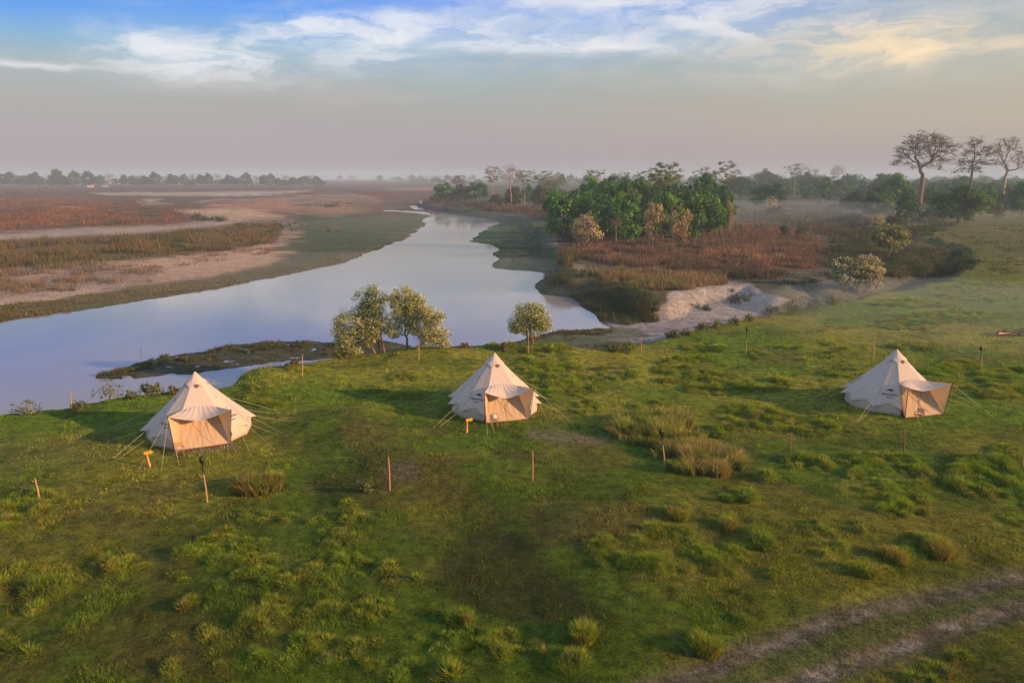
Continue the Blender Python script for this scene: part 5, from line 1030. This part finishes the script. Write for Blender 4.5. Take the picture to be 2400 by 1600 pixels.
def make_meshes():
    # roof panels: nine full, one short pair above the awning
    def panel(k):
        th0, th1 = k * W30, (k + 1) * W30; t1 = 1. if k not in (0, NSEG - 1) else TA + .01
        V, Fq = grid_mesh('p', lambda u, v: roof_pt(.012 + v * (t1 - .012), th0 + (th1 - th0) * (.001 + .998 * u), 1.), 10, 18 if t1 == 1 else 10); return V, Fq
    for k_ in (0, 1, NSEG - 1): V, Fq = panel(k_); part_mesh('roof_panel#%d' % k_, V, [Fq], M_CANVAS)
    def seam(th, t1): 
        pts = [Vector(roof_pt(.02 + (t1 - .02) * i / 10, th)) + Vector((0, 0, .006)) for i in range(11)]; V, Fq = tube_set([(pts[i], pts[i + 1], .010, .010) for i in range(10)], 4); return V, Fq
    V, Fq = seam(0, TA); part_mesh('seam#s', V, [Fq], M_SEAM); V, Fq = seam(0, .995); part_mesh('seam#l', V, [Fq], M_SEAM)
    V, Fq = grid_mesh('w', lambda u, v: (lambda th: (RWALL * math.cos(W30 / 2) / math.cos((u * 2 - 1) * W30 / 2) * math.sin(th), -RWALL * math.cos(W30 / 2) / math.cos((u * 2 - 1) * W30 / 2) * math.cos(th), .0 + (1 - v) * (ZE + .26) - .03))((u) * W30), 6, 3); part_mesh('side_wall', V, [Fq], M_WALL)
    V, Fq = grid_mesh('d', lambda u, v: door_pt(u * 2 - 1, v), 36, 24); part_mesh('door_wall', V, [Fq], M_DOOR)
    V, Fq = grid_mesh('a', lambda u, v: awning_pt(u * 2 - 1, v), 36, 16); part_mesh('awning', V, [Fq], M_CANVAS)
    for s in (-1, 1):
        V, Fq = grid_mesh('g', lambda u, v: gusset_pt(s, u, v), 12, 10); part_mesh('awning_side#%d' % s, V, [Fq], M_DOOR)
        a = Vector(roof_pt(TA, s * W30 * .999)); V, Fq = grid_mesh('c', lambda u, v: (Vector(roof_pt(TA + (1 - TA) * v, s * W30 * .999)).lerp(att_pt(s * 1.).lerp(PB[s] + Vector((0, 0, .015)), v), u)), 3, 8); part_mesh('door_edge#%d' % s, V, [Fq], M_WALL)
    # cap with arched vents
    def cap_pt(u, v):
        th = u * 2 * math.pi; w = 2 * W30; d = ((th / w + .5) % 1) * 2 - 1; s = 1 - d * d; t = v * (.225 - .055 * s); p = Vector(roof_pt(max(t, .001), th)); o = Vector((math.sin(th), -math.cos(th), .4))
        return p + o * (.012 + .055 * s * v ** 3) + Vector((0, 0, .03 * (1 - v)))
    V, Fq = grid_mesh('cap', cap_pt, 72, 10); part_mesh('roof_cap', V, [Fq], M_CANVAS)
    def ventp(k): 
        th = (2 * k) * W30; V = []; 
        for j in range(3):
            for i in range(9):
                d = i / 4 - 1; t = .160 + (.065 * (1 - d * d)) * j / 2; V.append(Vector(roof_pt(t, th + d * W30 * .72)) + Vector((math.sin(th), -math.cos(th), .4)) * .006)
        return V, np.array([(j * 9 + i, j * 9 + i + 1, j * 9 + i + 10, j * 9 + i + 9) for j in range(2) for i in range(8)])
    V, Fq = ventp(0); part_mesh('vent', V, [Fq], M_NET)
def text_mesh(body, size):
    cu = bpy.data.curves.new('lettering', 'FONT'); cu.body = body; cu.size = size; cu.align_x = 'CENTER'; cu.resolution_u = 3; cu.offset = size * .012; o = bpy.data.objects.new('lettering', cu); col.objects.link(o); bpy.context.view_layer.update()
    me = bpy.data.meshes.new_from_object(o.evaluated_get(bpy.context.evaluated_depsgraph_get())); bpy.data.objects.remove(o); me.materials.clear(); me.materials.append(M_PRINT); me.name = 'lettering'; return me
TM1 = text_mesh('Naturehike', .19); TM2 = text_mesh('glamping', .105)
_e = [(-.24, 0), (-.13, .15), (-.05, .19), (.05, .19), (.13, .15), (.24, 0), (.20, .0), (.12, .105), (.06, .08), (.03, .01), (-.03, .08), (-.08, .10), (-.12, .09)]
EM = bpy.data.meshes.new('emblem'); EM.from_pydata([(x, y, 0) for x, y in _e], [], [tuple(range(len(_e)))]); EM.materials.append(M_PRINT)
def on_panel(th, t):
    p = Vector(roof_pt(t, th)); du = (Vector(roof_pt(t, th + .02)) - Vector(roof_pt(t, th - .02))).normalized(); dv = (Vector(roof_pt(t - .03, th)) - Vector(roof_pt(t + .03, th))).normalized(); n = du.cross(dv).normalized(); return p, du, n.cross(du).normalized(), n
def tent(px, py, rz, label, prints, guys, ph=0., sag=.5, lean=(0, 0), sc=(1, 1, 1)):
    global PH, SAG
    PH, SAG = ph, sag; make_meshes()
    cx, cy_ = px, py; z = hgt(cx, cy_ - 1.5) + .02; e = empty('bell_tent', (cx, cy_, z), rz, sc); e.rotation_euler.x, e.rotation_euler.y = lean; tag(e, label, 'tent', 'cream bell tents pitched on the meadow')
    P_ = lambda key, rot=0: (lambda o: (setattr(o, 'rotation_euler', (0, 0, rot)), o)[1])(link(key.split('#')[0], MESH[key], None, e))
    P_('roof_panel#0'); P_('roof_panel#%d' % (NSEG - 1))
    for k_ in range(1, NSEG - 1): P_('roof_panel#1', (k_ - 1) * W30)
    for k_ in range(1, NSEG): P_('seam#l', k_ * W30)
    for k_ in range(1, NSEG - 1): P_('side_wall', k_ * W30)
    P_('door_wall'); P_('awning')
    for s in (-1, 1): P_('awning_side#%d' % s); P_('door_edge#%d' % s)
    cp = P_('roof_cap')
    for k_ in range(6): v_ = link('vent', MESH['vent'], None, cp); v_.rotation_euler = (0, 0, k_ * 2 * W30)
    for s in (-1, 1): rod('awning_pole', PB[s] + Vector((s * .04, -.05, -.08)), PT[s] + Vector((s * .02, -.03, .06)), .022, .02, M_POLE, e)
    rod('centre_pole', (0, 0, 0), (0, 0, ZA + .06), .03, .025, M_POLE, e)
    # zip and drawn seams of the door
    for us in ([(0., 0., 0., 1.)], [(-.9, .05, .45, 1.)], [(.9, .05, -.2, .8)]):
        for (u0, v0, u1, v1) in us:
            pts = [door_pt(u0 + (u1 - u0) * i / 8, v0 + (v1 - v0) * i / 8) + Vector((0, -.015, 0)) for i in range(9)]; V, Fq = tube_set([(pts[i], pts[i + 1], .010, .010) for i in range(8)], 4); link('zip', np_mesh('zip', V, [Fq]), M_SEAM, e)
    pts = [door_pt(-1 + 2 * i / 12, 1) + Vector((0, -.02, .02)) for i in range(13)]; V, Fq = tube_set([(pts[i], pts[i + 1], .03, .03) for i in range(12)], 4); link('hem', np_mesh('hem', V, [Fq]), M_HEM, e)
    for th in prints:
        for me, t, off in ((EM, .71, .0), (TM1, .775, 0), (TM2, .825, 0)):
            p, du, dv, n = on_panel(th, t); o = link({'emblem': 'emblem'}.get(me.name, 'lettering'), me, None, e); o.matrix_local = Matrix.Translation(p + n * .035) @ Matrix((du, dv, n)).transposed().to_4x4()
    # toggles on the seams
    for k_ in (2, 4, 8, 10):
        for t in (.42, .62):
            p, du, dv, n = on_panel(k_ * W30 - W30 * .3, t); rod('toggle', p + n * .02, p + n * .02 + dv * .12, .016, .016, M_SEAM, e, 4)
    # guy lines from every seam point and from the awning poles
    rr = random.Random(int(px * 10))
    for k_ in range(1, NSEG):
        if k_ in (1, NSEG - 1): continue
        th = k_ * W30; a = Vector(roof_pt(1., th)); R = 4.5 + rr.uniform(-.25, .25); th2 = th + rr.uniform(-.04, .04); b = Vector((R * math.sin(th2), -R * math.cos(th2), 0)); guy(e, a, b, z)
        if k_ % 2 == 0: guy(e, Vector(roof_pt(.60, th)), b * 1.12, z)
    for (s, bx, by) in guys: guy(e, PT[s] + Vector((0, 0, -.02)), Vector((bx, by, 0)), z)
    return e
def guy(e, a, b, z):
    w = e.matrix_basis @ b; w = Matrix.Translation(e.location) @ Matrix.Rotation(e.rotation_euler.z, 4, 'Z') @ b; b = b.copy(); b.z = hgt(w.x, w.y) - z + .02
    g = rod('guy_line', a, b, .008, .008, M_ROPE, e, 4); rod('peg', b + Vector((0, 0, .06)), b + Vector((0, 0, -.08)), .015, .01, M_SEAM, g, 4)
M_HEM = mat_plain('pink_hem', (.42, .24, .17), .9, .1, .25, 8)
tent(-17.35, 39.1, 25 * D2R, 'cream bell tent at the left beside the river, facing half right', (-W30 * 1.5, W30 * 1.5), [(-1, -2.0, -4.7), (-1, -1.2, -4.5), (1, 3.4, -4.1), (1, 2.2, -4.6), (-1, -3., -4.2)], 0., .5, (0, 0), (1., 1., .98))
tent(-1.12, 44.1, 19 * D2R, 'cream bell tent in the middle of the meadow with its awning up', (-W30 * 1.5, W30 * 1.5), [(-1, -1.9, -4.8), (-1, -1.4, -4.5), (1, 3.6, -4.2), (1, 2.0, -4.4)], 1.7, .58, (.01, .012))
tent(23.9, 44.6, 14 * D2R, 'cream bell tent at the right seen from its closed side', (-W30 * 1.5, -W30 * 4.5), [(-1, -1.9, -4.6), (-1, -1.2, -4.9), (1, 3.6, -4.0), (-1, -.2, -5.2)], 3.1, .42, (0, -.015), (1.02, 1., .99))

# ------------------------------------------------------------------ folding chairs beside the doors
def boxm(c, s, rot=None):
    V = np.array([(x, y, z) for z in (-.5, .5) for (x, y) in ((-.5, -.5), (.5, -.5), (.5, .5), (-.5, .5))]) * np.array(s)
    if rot is not None: V = V @ np.array(rot.to_3x3()).T
    return V + np.array(c), np.array([(3, 2, 1, 0), (4, 5, 6, 7), (0, 1, 5, 4), (1, 2, 6, 5), (2, 3, 7, 6), (3, 0, 4, 7)])
def boxo(name, c, s, mat, parent, rot=None):
    V, Fq = boxm(c, s, rot); return link(name, np_mesh(name, V, [Fq]), mat, parent)
def chair(wx, wy, rz, label, mat, cm):
    z = hgt(wx, wy); e = empty('folding_chair', (wx, wy, z), rz, .72); tag(e, label, 'chair', 'wooden folding chairs by the tents')
    for s in (-1, 1):
        boxo('leg', (s * .24, 0, .22), (.035, .60, .03), mat, e, Matrix.Rotation(.75, 4, 'X')); boxo('leg', (s * .21, 0, .22), (.035, .60, .03), mat, e, Matrix.Rotation(-.75, 4, 'X'))
        boxo('armrest', (s * .27, .0, .62), (.06, .48, .03), mat, e); boxo('arm_post', (s * .27, -.20, .50), (.03, .03, .26), mat, e); boxo('back_post', (s * .26, .24, .66), (.035, .035, .62), mat, e, Matrix.Rotation(.16, 4, 'X'))
    for i in range(5): boxo('seat_slat', (0, -.19 + i * .095, .43), (.50, .07, .018), mat, e)
    for i in range(3): boxo('back_slat', (0, .235 - i * .012, .62 + i * .13), (.50, .018, .085), mat, e)
    return e
def at_tent(tx, ty, rz, lx_, ly_): 
    c, s = math.cos(rz), math.sin(rz); return tx + c * lx_ - s * ly_, ty + s * lx_ + c * ly_
x, y = at_tent(-17.35, 39.1, 25 * D2R, -1.12, -3.12); c1 = chair(x, y, 40 * D2R, 'honey coloured folding chair at the door of the left tent', M_WOOD, None)
V, Fq = grid_mesh('t', lambda u, v: ((u - .5) * .26, (v - .5) * .2, .34 + .03 * math.sin(u * 3.1) + .02 * math.sin(v * 9)), 8, 8); tw = link('folded_towel', np_mesh('folded_towel', V, [Fq], None, True), mat_plain('white_cloth', (.7, .68, .64), .9, .1, .1)); tw.location = (x, y, c1.location.z + .02); tw.rotation_euler.z = .6; tag(tw, 'white folded towel lying on the left tent chair', 'towel')
x, y = at_tent(-1.12, 44.1, 19 * D2R, -.98, -3.15); c2 = chair(x, y, 20 * D2R, 'folding chair holding a pale cushion at the middle tent door', M_WOOD, None)
V, Fq = grid_mesh('c', lambda u, v: ((.17 * math.sin(math.pi * v) ** .5 * math.cos(2 * math.pi * u)), .10 * math.sin(math.pi * v) ** .7 * math.sin(2 * math.pi * u) + .05, .34 + .34 * v), 16, 8); cu = link('cushion', np_mesh('cushion', V, [Fq], None, True), mat_plain('grey_white_cloth', (.55, .55, .56), .9, .1, .2)); cu.location = (x, y, c2.location.z); cu.rotation_euler = (0, 0, .3); tag(cu, 'grey white cushion propped on the middle tent chair', 'cushion')
x, y = at_tent(23.9, 44.6, 14 * D2R, -.85, -3.15); chair(x, y, -60 * D2R, 'dark folding chair at the door of the right tent', M_WOODD, None)

# ------------------------------------------------------------------ arrow signs
M_SIGN = mat_plain('yellow_paint', (.85, .42, .04), .5, .4, .12); M_SIGNP = mat_plain('orange_post', (.72, .33, .12), .6, .3, .15)
def sign(x, y, tipx, topy, label, lean):
    X, Y, Z = dropD(x, y); zc = Y * CP + (CAMH - Z) * SP; m = 1.0204 / F * zc; H = (y - topy) * m / .97; e = empty('arrow_sign', (X, Y, Z), 12 * D2R); e.rotation_euler.x = 0; tag(e, label, 'sign', 'yellow arrow signs')
    dx = lean * m; rod('post', (0, 0, -.1), (dx, 0, H), .058, .058, M_SIGNP, e, 4); L_ = (tipx - x) * m - dx
    o = [(0, -.075), (L_ - .10, -.075), (L_ - .10, -.12), (L_ + .03, 0), (L_ - .10, .12), (L_ - .10, .075), (0, .075)]; V = [(px_ - .06, -.09, z_) for px_, z_ in o] + [(px_ - .06, -.05, z_) for px_, z_ in o]; n = 7
    me = bpy.data.meshes.new('arrow_board'); me.from_pydata(V, [], [tuple(range(n)), tuple(range(2 * n - 1, n - 1, -1))] + [(i, i + n, (i + 1) % n + n, (i + 1) % n) for i in range(n)]); b_ = link('arrow_board', me, M_SIGN, e); b_.rotation_euler = (0, -.14, 0); b_.location = (dx, 0, H - .06)
sign(345, 1071, 357, 1035, 'yellow arrow signpost before the left tent', -6); sign(1072, 993, 1088, 961, 'yellow arrow signpost before the middle tent', 1)

# ------------------------------------------------------------------ poles
def pole(x, y, tx, ty, label, lamp=None, peg=0, mat=None):
    X, Y, Z = dropD(x, y); zc = Y * CP + (CAMH - Z) * SP; m = 1.0204 / F * zc; mat = mat or M_WOODP; v = -(ty * 1.0204 - 800) / F
    H = CAMH + Y * (-SP + v * CP) / (CP + v * SP) - Z; zt = Y * CP - (Z + H - CAMH) * SP; DX = (tx * 1.0204 - 1200) / F * zt - X
    e = empty('wooden_pole', (X, Y, Z)); tag(e, label, 'pole', 'wooden poles round the camp'); f = 1. if lamp is None else lamp; top = Vector((DX * f, 0, H * f)); mid = top * .5 + Vector((.02, 0, 0))
    V, Fq = tube_set([((0, 0, -.15), mid, .042, .038), (mid, top, .038, .032)], 6); link('post', np_mesh('post', V, [Fq], None, True), mat, e)
    if peg: rod('peg', top + Vector((-.12, 0, -.12)), top + Vector((.38, -.02, -.02)), .02, .016, mat, e)
    if lamp is not None:
        T = Vector((DX, 0, H)); rod('lamp_rod', top - Vector((0, 0, .1)), T - Vector((0, 0, .25)), .028, .022, M_BLACK, e); 
        V, Fq = grid_mesh('l', lambda u, v_: (T.x + (.045 + .055 * math.sin(math.pi * v_) ** .7) * math.cos(6.283 * u), (.045 + .055 * math.sin(math.pi * v_) ** .7) * math.sin(6.283 * u), H - .30 + .30 * v_), 12, 6); hd = link('lamp_head', np_mesh('lamp_head', V, [Fq], None, True), M_BLACK, e)
        rod('lamp_cap', (T.x, 0, H - .01), (T.x, 0, H + .05), .10, .03, M_BLACK, e, 10)
M_WOODP = mat_plain('bamboo', (.42, .27, .13), .6, .3, .3, 6)
pole(92, 1155, 80, 1099, 'leaning pole with a cross stick at the far left foreground', None, 1)
pole(476, 1153, 462, 1049, 'black lamp on a leaning pole before the left tent', .62, 1)
pole(895, 1126, 892, 1050, 'plain pole in the foreground between left and middle tents'); pole(1223, 1103, 1223, 1035, 'plain pole in front right of the middle tent')
pole(1527, 1078, 1519, 985, 'black lamp on a pole standing in the reddish grass thicket', .60); pole(1814, 1052, 1815, 992, 'pole with a short peg left of the right tent', None, 1, M_WOODD)
pole(2076, 1046, 2077, 984, 'dark pole with a short peg in front of the right tent', None, 1, M_WOODD); pole(2350, 1068, 2352, 1005, 'pole at the right edge of the view')
pole(163, 936, 161, 896, 'crooked pole on the left river bank'); pole(694, 864, 694, 814, 'pole on the grassy mound left of the tree cluster'); pole(962, 829, 961, 788, 'pole in front of the bluff tree cluster')
pole(1213, 812, 1213, 770, 'pole in front of the lone bluff tree'); pole(1473, 809, 1472, 774, 'pole beside the rounded green bushes'); pole(1713, 812, 1716, 753, 'black lamp on a pole near the hedge', .60)
pole(2006, 827, 2008, 786, 'pole behind the left side of the right tent', None, 0); pole(2254, 860, 2254, 796, 'dim lamp pole in the mist behind the right tent', .6)

# ------------------------------------------------------------------ small things
def rock(name, label, x, y, w, h, seed, mat, z0=0, cat='boulder'):
    X, Y, Z = dropD(x, y, z0); zc = Y * CP + (CAMH - Z) * SP; m = 1.0204 / F * zc; W, H = w * m / 2, h * m; r = np.random.default_rng(seed)
    V, Fq = grid_mesh('r', lambda u, v: (W * math.cos(6.2832 * u) * math.sin(math.pi * v * .999 + .001) * (1 + .15 * math.sin(5 * u * 6.28 + seed)), W * .8 * math.sin(6.2832 * u) * math.sin(math.pi * v * .999 + .001), H * (math.cos(math.pi * v) * .9 + .1 * math.sin(u * 18.85))), 20, 12)
    o = link(name, np_mesh(name, V, [Fq], None, True), mat); o.location = (X, Y, Z); tag(o, label, cat)
M_ROCK = mat_plain('grey_stone', (.24, .22, .21), .9, .1, .35, 3, .6)
rock('boulder', 'grey domed boulder on the bluff edge behind the middle tent', 1150, 797, 26, 8, 3, M_ROCK); rock('stone', 'flat white stone lying left of the lamp pole near the hedge', 1643, 791, 12, 2, 5, mat_plain('white_stone', (.6, .58, .55), .8, .2, .1), cat='stone')
X, Y, Z = dropD(2330, 770); e = empty('log_pile', (X, Y, Z)); tag(e, 'dark heap of logs and branches in the mist at the right', 'log pile'); rr = random.Random(8)
for i in range(16):
    a = rr.uniform(0, 3.14); p = Vector((rr.uniform(-1.2, 1.0), rr.uniform(-.5, .5), .1 + rr.uniform(0, .35))); d = Vector((math.cos(a), math.sin(a) * .5, rr.uniform(-.1, .2))) * rr.uniform(.5, .9); rod('log', p - d, p + d, .09, .07, M_BARK if i < 14 else M_WOOD, e)
# stake and float in the river
X, Y, Z = dropD(325, 828, ZW); e = empty('river_stake', (X, Y, ZW)); tag(e, 'thin stake standing in the river left of the marsh spit', 'stake'); rod('stick', (0, 0, -1), (0, 0, 1.0), .03, .02, M_WOODD, e); rod('cross_stick', (-.2, 0, .6), (.2, 0, .7), .015, .015, M_WOODD, e)
# far huts
M_HUT = mat_plain('hut_wall', (.62, .42, .34), .8, .2, .1, .5); M_HUTR = mat_plain('hut_roof', (.45, .42, .38), .7, .3, .15, .5)
for (x, y, w, h, lab) in [(208, 431, 12, 6, 'tiny pinkish hut far away under the tree line'), (242, 429.5, 10, 3.4, 'tiny low shed far away right of the pinkish hut')]:
    X, Y, Z = dropD(x, y, -2); m = 1.0204 / F * Y; W, H = w * m, h * m; e = empty('hut', (X, Y, Z), .3); tag(e, lab, 'hut', 'far huts'); boxo('wall', (0, 0, H * .35), (W, W * .6, H * .8), M_HUT, e)
    V = [(-W * .55, -W * .36, H * .74), (W * .55, -W * .36, H * .74), (W * .55, W * .36, H * .74), (-W * .55, W * .36, H * .74), (-W * .55, 0, H), (W * .55, 0, H)]; link('roof', np_mesh('roof', V, [[(0, 1, 5, 4), (2, 3, 4, 5), (3, 2, 1, 0)], [(1, 2, 5), (3, 0, 4)]]), M_HUTR, e)
    boxo('door', (W * .1, -W * .30 - .03, H * .22), (W * .16, .06, H * .5), M_WOODD, e)
# low mist over the gully, river bend and right meadow
def mist(x, y, z, rx, ry, rz, dens, label):
    X, Y = unproj([(x * 1.0204, y * 1.0204)], z)[0]; V, Fq = grid_mesh('m', lambda u, v: (math.cos(6.28318 * u) * math.sin(math.pi * v), math.sin(6.28318 * u) * math.sin(math.pi * v), -math.cos(math.pi * v)), 40, 20)
    V = np.array(V); idx = np.zeros(len(V), int); 
    # weld the seam and poles so that the body is closed
    uq = {}; W_ = []
    for i, p in enumerate(V):
        k = tuple(np.round(p, 3)); 
        if k not in uq: uq[k] = len(W_); W_.append(p)
        idx[i] = uq[k]
    f4 = []; f3 = []
    for q in Fq:
        a = list(dict.fromkeys(idx[q])); (f4 if len(a) == 4 else f3).append(a)
    me = np_mesh('mist', np.array(W_) * np.array([rx, ry, rz]), [np.array(f4), np.array(f3)], None, True); o = link('mist', me, volume_mat('mist_air', (.74, .88, 1.), dens)); o.location = (X, Y, z); tag(o, label, kind='stuff')
for a in MISTS: mist(*a)
